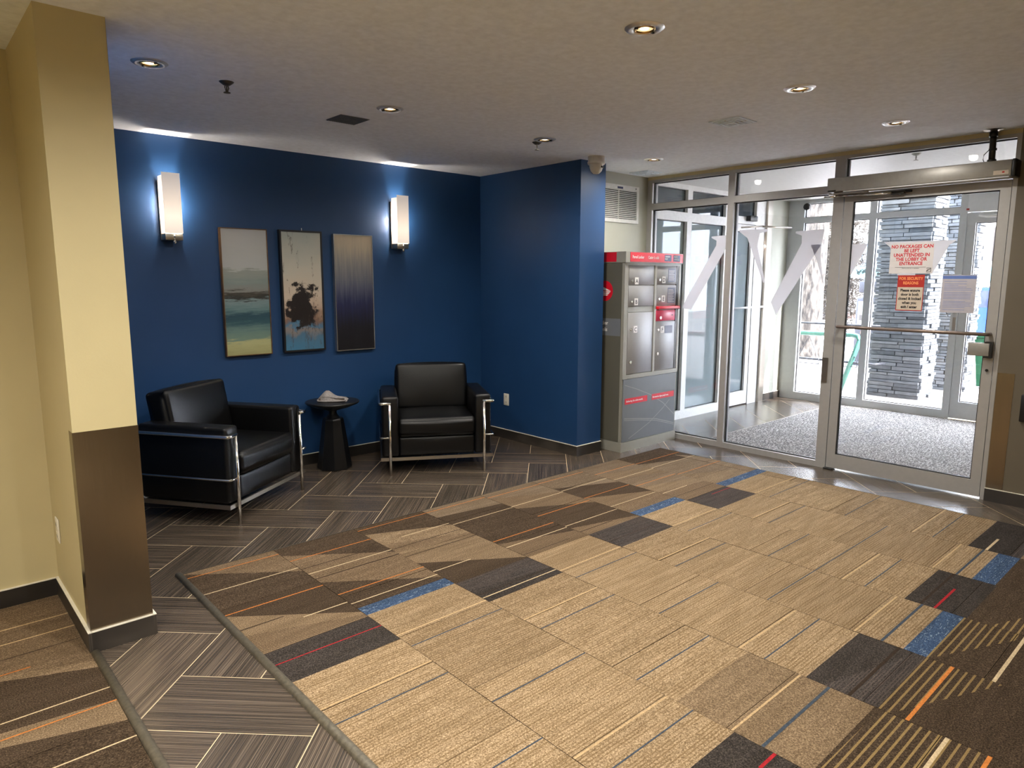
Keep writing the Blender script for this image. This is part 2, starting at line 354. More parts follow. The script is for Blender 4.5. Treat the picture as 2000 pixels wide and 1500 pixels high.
# ------------------------------------------------------------------ mesh helpers
class MB:
    def __init__(s): s.v = []; s.f = []; s.mi = []; s.sm = []
    def add(s, vs, fs, mi=0, smooth=False):
        o = len(s.v); s.v += [tuple(p) for p in vs]
        for f in fs: s.f.append(tuple(i + o for i in f)); s.mi.append(mi); s.sm.append(smooth)
        return s
    def box(s, a, b, mi=0):
        x0, y0, z0 = a; x1, y1, z1 = b
        return s.add([(x0, y0, z0), (x1, y0, z0), (x1, y1, z0), (x0, y1, z0), (x0, y0, z1), (x1, y0, z1), (x1, y1, z1), (x0, y1, z1)],
                     [(3, 2, 1, 0), (4, 5, 6, 7), (0, 1, 5, 4), (1, 2, 6, 5), (2, 3, 7, 6), (3, 0, 4, 7)], mi)
    def prism(s, pts, d, mi=0):
        """closed planar polygon pts (3-D) pushed along d"""
        n = len(pts); d = Vector(d); a = [Vector(p) for p in pts]; b = [p + d for p in a]
        fs = [tuple(range(n)), tuple(range(2 * n - 1, n - 1, -1))]
        fs += [(i, i + n, (i + 1) % n + n, (i + 1) % n) for i in range(n)]
        return s.add(a + b, fs, mi)
    def tube(s, path, r, n=10, mi=0, cap=True, closed=False):
        P = [Vector(p) for p in path]; rings = []; L = len(P)
        up = Vector((0, 0, 1))
        for i, p in enumerate(P):
            if closed: t = (P[(i + 1) % L] - P[i - 1]).normalized()
            elif i == 0: t = (P[1] - P[0]).normalized()
            elif i == L - 1: t = (P[-1] - P[-2]).normalized()
            else: t = ((P[i] - P[i - 1]).normalized() + (P[i + 1] - P[i]).normalized()).normalized()
            u = t.cross(up)
            if u.length < 0.1: u = t.cross(Vector((0, 1, 0)))
            u.normalize(); w = u.cross(t)
            k = r[i] if isinstance(r, (list, tuple)) else r
            rings.append([p + k * (math.cos(2 * math.pi * j / n) * u + math.sin(2 * math.pi * j / n) * w) for j in range(n)])
        vs = [q for rg in rings for q in rg]; fs = []
        m_ = L if closed else L - 1
        for i in range(m_):
            i2 = (i + 1) % L
            for j in range(n): fs.append((i * n + j, i * n + (j + 1) % n, i2 * n + (j + 1) % n, i2 * n + j))
        s.add(vs, fs, mi, True)
        if cap and not closed:
            o = len(s.v) - len(vs)
            s.f.append(tuple(o + j for j in range(n))[::-1]); s.mi.append(mi); s.sm.append(False)
            s.f.append(tuple(o + (L - 1) * n + j for j in range(n))); s.mi.append(mi); s.sm.append(False)
        return s
    def lathe(s, prof, c=(0, 0, 0), n=24, mi=0, smooth=True, flip=False):
        """profile (r,z) list round the z axis"""
        vs = []; fs = []; cx, cy, cz = c
        for r, z in prof:
            for j in range(n):
                a = 2 * math.pi * j / n; vs.append((cx + r * math.cos(a), cy + r * math.sin(a), cz + z))
        for i in range(len(prof) - 1):
            for j in range(n):
                q = (i * n + j, i * n + (j + 1) % n, (i + 1) * n + (j + 1) % n, (i + 1) * n + j)
                fs.append(q[::-1] if flip else q)
        return s.add(vs, fs, mi, smooth)
    def disc(s, c, r, n=24, mi=0, up=True):
        vs = [(c[0] + r * math.cos(2 * math.pi * j / n), c[1] + r * math.sin(2 * math.pi * j / n), c[2]) for j in range(n)]
        f = tuple(range(n)); return s.add(vs, [f if up else f[::-1]], mi)
    def mesh(s, name, mats):
        me = bpy.data.meshes.new(name); me.from_pydata(s.v, [], s.f)
        for k in (mats if isinstance(mats, (list, tuple)) else [mats]): me.materials.append(M[k] if isinstance(k, str) else k)
        me.polygons.foreach_set('material_index', s.mi); me.polygons.foreach_set('use_smooth', s.sm)
        me.update(); return me
def link(name, me, parent=None, loc=None, rot=None):
    o = bpy.data.objects.new(name, me); col.objects.link(o)
    if parent: o.parent = parent
    if loc: o.location = loc
    if rot: o.rotation_euler = rot
    return o
def part(name, mb, mats, parent, loc=None, rot=None):
    return link(name, mb.mesh(name, mats), parent, loc, rot)
def tag(o, label, cat=None, group=None, kind=None):
    o['label'] = label
    if cat: o['category'] = cat
    if group: o['group'] = group
    if kind: o['kind'] = kind
    return o
def thing(name, label, cat, loc=(0, 0, 0), rz=0, group=None):
    o = link(name, None, None, loc, (0, 0, rz)); return tag(o, label, cat, group)
def single(name, mb, mats, label, cat, loc=None, rot=None, group=None):
    return tag(part(name, mb, mats, None, loc, rot), label, cat, group)
def struct(name, mb, mats, label=None, parent=None):
    o = part(name, mb, mats, parent)
    if not parent:
        o['kind'] = 'structure'
        if label: o['label'] = label
    return o
def sroot(name, label):
    o = link(name, None); o['kind'] = 'structure'; o['label'] = label; return o
def rbox(a, b, r=0.02, seg=3, puff=0.0):
    """rounded box as MB; puff bulges the faces like a cushion"""
    bm = bmesh.new(); bmesh.ops.create_cube(bm, size=1.0)
    a = Vector(a); b = Vector(b); c = (a + b) / 2; d = b - a
    for v in bm.verts: v.co = Vector((v.co.x * d.x, v.co.y * d.y, v.co.z * d.z))
    if puff:
        bmesh.ops.subdivide_edges(bm, edges=bm.edges[:], cuts=5, use_grid_fill=True)
        for v in bm.verts:
            q = [2 * v.co[i] / d[i] for i in range(3)]
            for i in range(3):
                if abs(abs(q[i]) - 1) < 1e-4:
                    j, k = [t for t in range(3) if t != i]
                    v.co[i] += math.copysign(puff * (1 - q[j] ** 2) * (1 - q[k] ** 2), q[i])
        edges = [e for e in bm.edges if len(e.link_faces) == 2 and e.calc_face_angle(0) > 0.6]
    else: edges = bm.edges[:]
    bmesh.ops.bevel(bm, geom=edges, offset=r, segments=seg, profile=0.5, affect='EDGES', clamp_overlap=True)
    bm.verts.index_update()
    mb = MB(); mb.add([v.co + c for v in bm.verts], [tuple(v.index for v in f.verts) for f in bm.faces], 0, True)
    bm.free(); return mb
def merge(*mbs):
    r = MB()
    for q in mbs:
        o = len(r.v); r.v += q.v; r.f += [tuple(i + o for i in f) for f in q.f]; r.mi += q.mi; r.sm += q.sm
    return r
def xform(mb, mat):
    mb.v = [tuple(mat @ Vector(p)) for p in mb.v]; return mb
def text(s_, size, loc, axes, mat, parent, name='lettering', align='LEFT', sx=1.0, bold=0.012):
    cu = bpy.data.curves.new(name, 'FONT'); cu.body = s_; cu.size = size; cu.align_x = align; cu.extrude = 0.0003; cu.resolution_u = 2; cu.offset = size * bold
    ob = bpy.data.objects.new('tmp', cu); col.objects.link(ob)
    dg = bpy.context.evaluated_depsgraph_get(); me = bpy.data.meshes.new_from_object(ob.evaluated_get(dg))
    col.objects.unlink(ob); bpy.data.objects.remove(ob)
    me.name = name; me.materials.clear(); me.materials.append(M[mat])
    for p in me.polygons: p.material_index = 0
    X, Y = Vector(axes[0]), Vector(axes[1]); Z = X.cross(Y)
    mt = Matrix((X * sx, Y, Z)).transposed().to_4x4(); mt.translation = loc
    me.transform(mt)
    return link(name, me, parent)
FX = ((0, -1, 0), (0, 0, 1))      # writing on a face that looks towards -X
FY = ((1, 0, 0), (0, 0, 1))       # writing on a face that looks towards -Y

# ------------------------------------------------------------------ structure: floor, ceiling, walls
floor = struct('floor', MB().box((-3.6, -4.2, -0.10), (XO + 0.1, 5.4, -0.0006)), 'grout', 'lobby floor under the striated tiles and the carpet tiles')

def clip(poly, ax, val, keep_gt):
    out = []
    for i in range(len(poly)):
        p, q = poly[i], poly[(i + 1) % len(poly)]
        a = (p[ax] - val) if keep_gt else (val - p[ax]); b = (q[ax] - val) if keep_gt else (val - q[ax])
        if a >= 0: out.append(p)
        if a * b < 0:
            t = a / (a - b); out.append(tuple(p[k] + t * (q[k] - p[k]) for k in range(2)))
    return out
def area(P): return abs(sum(P[i][0] * P[(i + 1) % len(P)][1] - P[(i + 1) % len(P)][0] * P[i][1] for i in range(len(P)))) / 2 if len(P) > 2 else 0
def rclip(P, x0, x1, y0, y1):
    for ax, v, g in ((0, x0, 1), (0, x1, 0), (1, y0, 1), (1, y1, 0)):
        if P: P = clip(P, ax, v, g)
    return P if area(P) > 1e-5 else []
CX0, CX1, CY1 = 0.985, 5.09, 3.632
regions = [(0.505, 5.6, CY1, 5.25), (0.505, 0.968, 0.3, CY1), (CX1 + 0.004, XG + 0.1, -0.6, CY1), (XG + 0.1, XO + 0.05, 3.545, 4.35), (XG + 0.1, 5.8, 1.1, 3.545)]
U0, US, V0, VS = -0.457, 0.3126, 2.063, 0.3204
r2 = math.sqrt(0.5)
def uv2xy(u, v): return ((u + v) * r2, (v - u) * r2)
GAP = 0.0022
full_mesh = {}
def tile_mesh(pieces, cx, cy, ang):
    mb = MB(); ca, sa = math.cos(-ang), math.sin(-ang)
    for P in pieces:
        L = [((x - cx) * ca - (y - cy) * sa, (x - cx) * sa + (y - cy) * ca) for x, y in P]
        # make the winding counter-clockwise so the top faces up
        if sum(L[i][0] * L[(i + 1) % len(L)][1] - L[(i + 1) % len(L)][0] * L[i][1] for i in range(len(L))) < 0: L = L[::-1]
        n = len(L)
        mb.add([(x, y, 0.0) for x, y in L] + [(x, y, -0.001) for x, y in L], [tuple(range(n))] + [(i, i + n, (i + 1) % n + n, (i + 1) % n)[::-1] for i in range(n)])
    return mb.mesh('floor_tile', 'floor_tile')
for j in range(-14, 40):
    for i in range(-30, 40):
        k = (i - j) % 4
        if k == 1: w, h, ang = 2, 1, -math.pi / 4
        elif k == 0: w, h, ang = 1, 2, math.pi / 4
        else: continue
        u0, u1, v0, v1 = U0 + i * US + GAP, U0 + (i + w) * US - GAP, V0 + j * VS + GAP, V0 + (j + h) * VS - GAP
        P = [uv2xy(u0, v0), uv2xy(u1, v0), uv2xy(u1, v1), uv2xy(u0, v1)]
        pieces = [q for q in (rclip(P, *rg) for rg in regions) if q]
        if not pieces: continue
        cx, cy = uv2xy((u0 + u1) / 2, (v0 + v1) / 2)
        whole = abs(sum(area(q) for q in pieces) - area(P)) < 1e-6
        if whole and k in full_mesh: me = full_mesh[k]
        else:
            me = tile_mesh([P] if whole else pieces, cx, cy, ang)
            if whole: full_mesh[k] = me
        link('floor_tile', me, floor, (cx, cy, 0), (0, 0, ang))

# carpet tiles: half-metre squares; each band of yarn is its own face, threads lie on top
XS = [CX0 + 0.0] + [0.976 + 0.4995 * k for k in range(1, 9)] + [CX1]
def D(v): return (v, v)
topE = [((3.66, 3.66), 'c_hatch'), ((3.63, 3.26), 'c_brown'), ((3.03, 2.66), 'c_tan2'), ((2.80, 2.63), 'c_hatch'), (D(2.60), 'c_char'), (D(2.335), 'c_tan')]
topO = [((3.66, 3.66), 'c_brown'), ((3.52, 3.16), 'c_hatch'), ((3.07, 2.72), 'c_brown'), (D(2.70), 'c_blue'), (D(2.615), 'c_tan')]
def bands(c):
    if c == 0: t = topE
    elif c == 1: t = topO
    elif c == 2: t = [(D(3.66), 'c_brown'), ((3.50, 3.30), 'c_tan2'), ((3.30, 3.12), 'c_hatch'), ((3.14, 3.06), 'c_tan2'), ((2.95, 2.62), 'c_brown'), (D(2.61), 'c_charx'), ((2.50, 2.43), 'c_char'), (D(2.345), 'c_tan')]
    elif c == 3: t = [(D(3.66), 'c_mid'), ((3.46, 3.40), 'c_brown'), ((2.86, 2.72), 'c_hatch'), (D(2.61), 'c_tan')]
    elif c == 4: t = [(D(3.66), 'c_mid'), ((3.52, 3.32), 'c_hatch'), ((3.25, 3.0), 'c_brown'), ((2.76, 2.64), 'c_hatch'), (D(2.615), 'c_charx'), (D(2.36), 'c_tan')]
    elif c == 5: t = [(D(3.66), 'c_mid'), ((3.40, 3.20), 'c_brown'), ((3.10, 2.90), 'c_hatch'), (D(2.70), 'c_blue'), (D(2.61), 'c_tan')]
    elif c == 6: t = [(D(3.66), 'c_mid'), ((3.42, 3.30), 'c_tan2'), ((3.26, 3.12), 'c_mid'), ((3.0, 2.88), 'c_tan2'), ((2.84, 2.78), 'c_hatch'), (D(2.60), 'c_charx'), (D(2.355), 'c_tan')]
    else: t = [(D(3.66), 'c_brown'), ((3.40, 3.25), 'c_mid'), ((3.0, 2.78), 'c_tan2'), (D(2.685), 'c_blue'), (D(2.60), 'c_tan')]
    t = list(t)
    if c == 0: b = [(D(1.02), 'c_tan2'), (D(0.86), 'c_blue'), (D(0.79), 'c_brown')]
    elif c == 1: b = [(D(1.07), 'c_char'), (D(0.80), 'c_bhatch'), ((0.70, 0.40), 'c_brown')]
    elif c == 2: b = [(D(1.3), 'c_tan2'), (D(0.81), 'c_brown'), ((0.80, 0.79), 'c_bhatch'), ((0.48, 0.46), 'c_brown')]
    elif c == 3: b = [(D(1.06), 'c_char'), ((0.99, 0.84), 'c_charx'), (D(0.80), 'c_bhatch'), ((0.76, 0.54), 'c_brown')]
    elif c == 4: b = [(D(0.885), 'c_blue'), (D(0.80), 'c_bhatch'), ((0.79, 0.56), 'c_brown')]
    elif c == 5: b = [(D(1.05), 'c_char'), (D(0.79), 'c_brown'), ((0.70, 0.5), 'c_bhatch')]
    elif c == 6: b = [(D(0.9), 'c_blue'), (D(0.8), 'c_brown')]
    else: b = [(D(1.05), 'c_char'), (D(0.84), 'c_charx'), (D(0.80), 'c_tan2'), (D(0.62), 'c_brown')]
    t += b
    q = -0.2
    while q > -2.6:
        t += [((q, q - 0.3), 'c_bhatch'), ((q - 0.4, q - 0.6), 'c_brown')]; q -= 0.9
    return t
th = {0: [(3.56, 't_orange', 0, 1), (3.315, 't_cream', 0, 1), (3.035, 't_orange', 0, 1), (2.855, 't_dark', 0, .42), (2.79, 't_cream', .55, 1), (2.49, 't_red', 0, 1)],
      1: [(3.42, 't_orange', 0, 1), (3.28, 't_dark', 0, 1), (3.20, 't_cream', 0, 1), (3.12, 't_dark', 0, 1), (2.885, 't_orange', 0, 1), (2.76, 't_cream', 0, 1), (0.925, 't_red', .8, 1)],
      2: [(3.58, 't_orange', 0, 1), (3.33, 't_cream', .3, 1), (3.2, 't_dark', 0, 1), (3.06, 't_dark', 0, 1), (2.80, 't_cream', 0, .5), (2.43, 't_dark', 0, 1), (2.395, 't_cream', 0, 1), (0.58, 't_cream', .55, 1), (0.46, 't_orange', 0, 1)],
      3: [(3.58, 't_orange', 0, 1), (3.29, 't_cream', 0, 1), (2.905, 't_orange', 0, 1), (2.79, 't_cream', 0, 1), (2.65, 't_dark', 0, .75), (0.90, 't_dark', 0, 1), (0.855, 't_pale', 0, 1), (0.705, 't_orange', 0, 1)],
      4: [(3.55, 't_orange', 0, 1), (3.3, 't_cream', 0, 1), (3.05, 't_orange', 0, 1), (2.805, 't_cream', 0, 1), (2.68, 't_dark', 0, .6), (2.46, 't_dark', 0, 1), (0.57, 't_cream', 0, 1)],
      5: [(3.56, 't_orange', 0, 1), (3.32, 't_cream', 0, 1), (3.1, 't_orange', 0, 1), (2.86, 't_cream', 0, 1), (0.92, 't_red', 0, .6), (0.98, 't_dark', 0, 1)],
      6: [(3.44, 't_orange', 0, 1), (3.25, 't_cream', 0, 1), (3.04, 't_orange', 0, 1), (2.8, 't_cream', 0, .6), (2.70, 't_dark', 0, 1), (2.56, 't_red', .5, 1)],
      7: [(3.43, 't_orange', 0, 1), (3.27, 't_cream', 0, 1), (3.02, 't_orange', 0, 1), (0.96, 't_cream', 0, .5)]}
for c in range(8):
    if c % 2 == 0: th[c] += [(2.11, 't_pale', 0, 1), (2.0, 't_blue', 0, 1), (1.595, 't_pale', 0, .7), (1.48, 't_blue', 0, 1), (1.08, 't_pale', 0, 1), (0.97, 't_blue', 0, 1)]
    else: th[c] += [(2.37, 't_pale', 0, 1), (2.255, 't_blue', 0, 1), (1.855, 't_pale', 0, 1), (1.74, 't_blue', 0, 1), (1.34, 't_pale', 0, 1), (1.23, 't_blue', 0, 1)]
th[5] += [(1.48, 't_blue', 0, 1)]
def carpet_tile(x0, x1, v0, v1, bl, tl, z=0.005):
    mb = MB(); g = 0.0012; a0, a1, b0, b1 = x0 + g, x1 - g, v0 + g, v1 - g; w = x1 - x0
    for i, (tv, key) in enumerate(bl):
        nv = bl[i + 1][0] if i + 1 < len(bl) else (tv[0] - 9, tv[1] - 9)
        P = rclip([(x0, nv[0]), (x1, nv[1]), (x1, tv[1]), (x0, tv[0])], a0, a1, b0, b1)
        if P: mb.add([(x - x0, y - v0, z) for x, y in P], [tuple(range(len(P)))], CI[key])
    for (v, key, f0, f1) in tl:
        if b0 < v - .004 and v + .004 < b1:
            xa, xb = max(a0, x0 + f0 * w), min(a1, x0 + f1 * w)
            hw = 0.0034 if key in ('t_orange', 't_cream') else 0.003
            if key == 't_pale': hw = 0.0042
            if v < 1.0: hw *= 1.9
            mb.add([(xa - x0, v - hw - v0, z + .0006), (xb - x0, v - hw - v0, z + .0006), (xb - x0, v + hw - v0, z + .0006), (xa - x0, v + hw - v0, z + .0006)], [(0, 1, 2, 3)], CI[key])
    A = [(a0, b0), (a1, b0), (a1, b1), (a0, b1)]
    mb.add([(x - x0, y - v0, z) for x, y in A] + [(x - x0, y - v0, -0.002) for x, y in A], [(0, 4, 5, 1), (1, 5, 6, 2), (2, 6, 7, 3), (3, 7, 4, 0)], CI['c_brown'])
    return link('carpet_tile', mb.mesh('carpet_tile', CK), floor, (x0, v0, random.uniform(-0.0008, 0.0008)))
for c in range(9):
    cc = min(c, 7); x0, x1 = XS[c], XS[c + 1]
    joints = [CY1] + [(2.60 if cc % 2 == 0 else 2.85) + 0.5 * k for k in range(3, -12, -1)]
    joints = sorted({round(j, 3) for j in joints if j <= CY1 - 0.04 and j > -2.6} | {CY1}, reverse=True)
    tl = [t for t in th[cc] if not (c == 8 and t[3] < 1)]
    for a, b in zip(joints, joints[1:]): carpet_tile(x0, x1, b, a, bands(cc), tl)
# carpet left of the pier
lb = [[(D(3.9), 'c_hatch'), ((3.2, 3.0), 'c_tan2'), ((3.16, 2.94), 'c_brown'), ((2.72, 2.66), 'c_tan2'), ((2.66, 2.5), 'c_brown'), ((2.2, 1.9), 'c_hatch'), ((1.8, 1.5), 'c_brown')],
      [(D(3.9), 'c_brown'), ((3.6, 3.3), 'c_hatch'), ((3.1, 2.7), 'c_brown'), ((2.2, 1.9), 'c_hatch'), ((1.8, 1.5), 'c_brown')]]
lt = [[(3.54, 't_pale', 0, 1), (3.39, 't_pale', 0, 1), (3.25, 't_dark', 0, 1), (3.12, 't_orange', 0, .6), (2.76, 't_cream', 0, 1), (2.655, 't_orange', 0, 1), (2.39, 't_cream', 0, 1)],
      [(3.47, 't_orange', 0, 1), (3.2, 't_cream', 0, 1), (2.9, 't_orange', 0, 1), (2.6, 't_cream', 0, 1), (2.3, 't_orange', 0, 1)]]
for c in range(5):
    x1 = 0.478 - 0.5 * c; x0 = x1 - 0.5
    js = [3.79] + [(3.5 if c % 2 == 0 else 3.25) - 0.5 * k for k in range(6)]
    for a, b in zip(js, js[1:]): carpet_tile(x0, x1, b, a, lb[c % 2], lt[c % 2])
# rails between carpet and tile
def rail(name, pts, w, h, label):
    mb = MB(); n = 8
    for (p, q) in zip(pts, pts[1:]):
        p, q = Vector((*p, 0)), Vector((*q, 0)); d = (q - p).normalized(); s_ = Vector((-d.y, d.x, 0))
        prof = [(math.cos(math.pi * i / n) * w / 2, math.sin(math.pi * i / n) ** 0.7 * h) for i in range(n + 1)]
        vs = [p + s_ * a + Vector((0, 0, b - .001)) for a, b in prof] + [q + s_ * a + Vector((0, 0, b - .001)) for a, b in prof]
        m_ = n + 1
        mb.add(vs, [(i, i + 1, i + 1 + m_, i + m_) for i in range(n)] + [tuple(range(m_))[::-1], tuple(range(m_, 2 * m_))], 0, True)
    return struct(name, mb, 'rubber', label)
rail('trim_1', [(0.491, 3.07), (0.506, 0.4)], 0.034, 0.019, 'grey half-round rail at the edge of the left carpet')
rail('trim_2', [(0.977, 3.645), (0.977, 0.3)], 0.034, 0.019, 'grey half-round rail along the main carpet edge')
struct('trim_3', MB().box((0.965, CY1, -0.003), (CX1 + 0.004, CY1 + 0.006, 0.006)).box((CX1, -0.6, -0.003), (CX1 + 0.004, CY1, 0.006)), 'edge', 'thin dark edge strip round the main carpet')
single('entrance_mat', MB().box((5.8, 1.12, -0.004), (XO - 0.02, 3.545, 0.006)), 'mat', 'grey flecked entrance mat on the vestibule floor', 'mat')
struct('trim_4', MB().box((5.8, 3.545, -0.004), (XO - 0.02, 3.552, 0.0075)), 'satin', 'metal edge of the vestibule mat')

struct('ceiling', MB().box((-3.6, -4.2, H), (XG + 0.09, 5.4, H + 0.12)), 'ceiling', 'plain painted lobby ceiling')
struct('ceiling.001', MB().box((XG + 0.092, 0.9, 2.50), (XO + 0.35, 4.42, H + 0.12)), 'white', 'white vestibule ceiling')
struct('wall_back', MB().box((0.6, YB, 0), (4.7, YB + 0.15, H)), 'blue', 'blue feature wall behind the armchairs')
struct('wall_alcove_right', MB().box((XN, YP, 0), (XP, YB, H)), 'blue', 'blue return wall right of the seating')
struct('wall_vent', MB().box((XP, YV, 0), (5.7, YV + 0.1, H)), 'greige', 'pale wall piece above and behind the parcel locker')
pier = struct('wall_pier', MB().box((0.485, 3.09, 0), (0.715, YB, H)).box((0.7152, 3.094, 0), (0.7165, YB, H), 1), ['cream', 'blue'], 'cream pier at the left end of the seating area')
struct('wall_left', MB().box((-3.6, 3.80, 0), (0.485, 3.95, H)), 'cream', 'cream wall left of the pier')
struct('wall_far_left', MB().box((-3.75, -4.2, 0), (-3.6, 3.95, H)), 'cream')
struct('wall_rear', MB().box((-3.6, -4.35, 0), (XG, -4.2, H)), 'cream')
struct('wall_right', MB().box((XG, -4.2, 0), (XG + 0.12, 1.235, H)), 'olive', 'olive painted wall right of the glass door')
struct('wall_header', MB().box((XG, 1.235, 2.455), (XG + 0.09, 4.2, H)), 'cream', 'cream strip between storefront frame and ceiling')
struct('wall_vestibule', MB().box((8.13, YO, 0), (XO + 0.1, YO + 0.12, 2.5)), 'greige', 'pale wall between office door and outer glazing')
struct('wall_vestibule_right', MB().box((XG + 0.12, 0.95, 0), (XO + 0.1, 1.10, 2.5)), 'greige')

def bboard(name, boxes, label=None):
    r = sroot(name, label or 'dark striated skirting with a pale top edge')
    for (a, b) in boxes:
        x0, y0 = a; x1, y1 = b
        horizontal = abs(x1 - x0) > abs(y1 - y0)
        L = (x1 - x0) if horizontal else (y1 - y0); W = (y1 - y0) if horizontal else (x1 - x0)
        part('skirting_board', MB().box((-L / 2, -W / 2, 0), (L / 2, W / 2, 0.088)), 'skirt', r, ((x0 + x1) / 2, (y0 + y1) / 2, 0), (0, 0, 0 if horizontal else math.pi / 2))
        part('top_trim', MB().box((x0 - .001, y0 - .001, 0.088), (x1 + .001, y1 + .001, 0.0915)), 'plate', r)
    return r
bboard('baseboard_back', [((0.729, YB - .012), (XN - .012, YB))])
bboard('baseboard_alcove', [((XN - .012, YP - .012), (XN, YB)), ((XN, YP - .012), (XP, YP))])
bboard('baseboard_left', [((-3.6, 3.788), (0.473, 3.80))])
bboard('baseboard_pier', [((0.473, 3.078), (0.485, 3.80)), ((0.485, 3.078), (0.715, 3.09)), ((0.715, 3.078), (0.727, YB - .013))])
bboard('baseboard_right', [((XG - .012, -4.2), (XG, 1.235))])
bboard('baseboard_vestibule', [((8.13, YO - .012), (XO, YO))])

# steel guards
single('corner_guard', MB().box((0.4835, 3.0885, 0.0925), (0.7165, 3.0895, 0.915)).box((0.4835, 3.0895, 0.0925), (0.4845, 3.155, 0.915)), 'steel', 'brushed steel guard wrapped round the lower cream pier', 'guard plate')
single('kick_plate', MB().box((XG - .002, 1.135, 0.0925), (XG - .0005, 1.232, 0.895)), 'steel', 'narrow upright steel plate on the wall beside the glass door', 'guard plate')
single('wall_plate', rbox((XG - .03, 0.86, 0.585), (XG - .0005, 1.082, 0.765), 0.004, 2), 'black', 'black box on the olive wall at the right edge', 'wall box')

# ------------------------------------------------------------------ storefronts
def frame_part(parent, name, a, b, mat='alu'): return part(name, MB().box(a, b), mat, parent)
def pane(parent, ax, c, lo, hi, mat='glass', name='glass_pane', gasket=True):
    t = 0.004
    if ax == 'x': a, b = (c - t, lo[0], lo[1]), (c + t, hi[0], hi[1])
    else: a, b = (lo[0], c - t, lo[1]), (hi[0], c + t, hi[1])
    p = part(name, MB().box(a, b), mat, parent)
    if gasket:
        g = MB(); w = 0.007; q = 0.010
        u0, v0 = lo; u1, v1 = hi
        for (ua, va, ub, vb) in ((u0, v0, u1, v0 + w), (u0, v1 - w, u1, v1), (u0, v0 + w, u0 + w, v1 - w), (u1 - w, v0 + w, u1, v1 - w)):
            if ax == 'x': g.box((c - q, ua, va), (c + q, ub, vb))
            else: g.box((ua, c - q, va), (ub, c + q, vb))
        part('gasket', g, 'gasket', p)
    return p
F0, F1, GX = XG, XG + 0.088, XG + 0.045
w1 = sroot('window_1', 'lobby storefront with two tall panes and a row of transom panes')
frame_part(w1, 'jamb', (F0, 4.145, 0), (F1, 4.20, 2.455)); frame_part(w1, 'mullion', (F0, 3.275, 0), (F1, 3.335, 2.455))
frame_part(w1, 'mullion', (F0, 2.34, 0), (F1, 2.42, 2.455)); frame_part(w1, 'jamb', (F0, 1.2355, 0), (F1, 1.262, 2.455))
frame_part(w1, 'sill', (F0, 3.335, 0), (F1, 4.145, 0.048)); frame_part(w1, 'sill', (F0, 2.42, 0), (F1, 3.275, 0.048))
for y0, y1 in ((3.335, 4.145), (2.42, 3.275), (1.262, 2.34)):
    frame_part(w1, 'transom_bar', (F0, y0, 2.178), (F1, y1, 2.236)); frame_part(w1, 'head', (F0, y0, 2.43), (F1, y1, 2.455))
    pane(w1, 'x', GX, (y0, 2.236), (y1, 2.43))
pane1 = pane(w1, 'x', GX, (3.335, 0.048), (4.145, 2.178)); pane2 = pane(w1, 'x', GX, (2.42, 0.048), (3.275, 2.178))
def frost(parent, poly):
    return part('frosted_letter', MB().prism([(GX - .0046, y, z) for y, z in poly], (-0.0006, 0, 0)), 'frost', parent)
frost(w1, [(3.505, 1.902), (3.35, 1.908), (3.35, 1.80), (3.689, 1.24), (3.79, 1.25), (3.735, 1.36), (3.455, 1.82), (3.453, 1.862), (3.505, 1.889)])
frost(w1, [(3.23, 1.945), (2.97, 1.94), (2.968, 1.92), (3.04, 1.908), (3.055, 1.80), (2.966, 1.493), (2.985, 1.493), (3.153, 1.872), (3.23, 1.93)])
frost(w1, [(2.724, 1.908), (2.49, 1.914), (2.505, 1.80), (2.853, 1.224), (2.905, 1.33), (2.668, 1.81), (2.672, 1.872), (2.724, 1.892)])
frost(w1, [(2.592, 1.795), (2.505, 1.797), (2.508, 1.70), (2.462, 1.45), (2.525, 1.64)])
# inner door
d1 = sroot('door_1', 'glass lobby door in a metal frame with a push bar and taped notices')
X0, X1, DG = XG + 0.002, XG + 0.047, XG + 0.024
frame_part(d1, 'stile', (X0, 2.268, 0.014), (X1, 2.334, 2.168)); frame_part(d1, 'stile', (X0, 1.266, 0.014), (X1, 1.327, 2.168))
frame_part(d1, 'top_rail', (X0, 1.327, 2.105), (X1, 2.268, 2.168)); frame_part(d1, 'bottom_rail', (X0, 1.327, 0.014), (X1, 2.268, 0.128))
pd = pane(d1, 'x', DG, (1.327, 0.128), (2.268, 2.105))
pb = part('push_bar', MB().tube([(XG, 2.30, 1.155), (XG - .05, 2.30, 1.155), (XG - .06, 2.29, 1.155), (XG - .06, 1.31, 1.152), (XG - .05, 1.30, 1.152), (XG, 1.30, 1.152)], 0.0125, 12), 'pushbar', d1)
lk = part('lock_box', rbox((XG - .045, 1.285, 1.003), (XG + .001, 1.412, 1.092), 0.004, 2), 'opgrey', d1)
part('bracket', MB().box((XG - .046, 1.272, 0.992), (XG - .001, 1.284, 1.102)).box((XG - .046, 1.284, 0.992), (XG - .001, 1.315, 1.002)).box((XG - .046, 1.284, 1.093), (XG - .001, 1.315, 1.102)), 'black', lk)
part('key_cylinder', MB().tube([(XG, 1.297, 0.905), (XG - .008, 1.297, 0.905)], 0.009, 14), 'darkmetal', d1)
part('hinge', MB().box((XG - .006, 2.372, 0.70), (XG - .0005, 2.418, 0.90)), 'satin', d1)
part('pivot', rbox((XG - .03, 2.27, 0.002), (XG + .04, 2.345, 0.013), 0.004, 2), 'black', d1)
def frost_d(poly): return part('frosted_letter', MB().prism([(DG - .0046, y, z) for y, z in poly], (-0.0006, 0, 0)), 'frost', d1)
frost_d([(2.266, 1.785), (2.145, 1.787), (2.19, 1.68), (2.266, 1.53)])
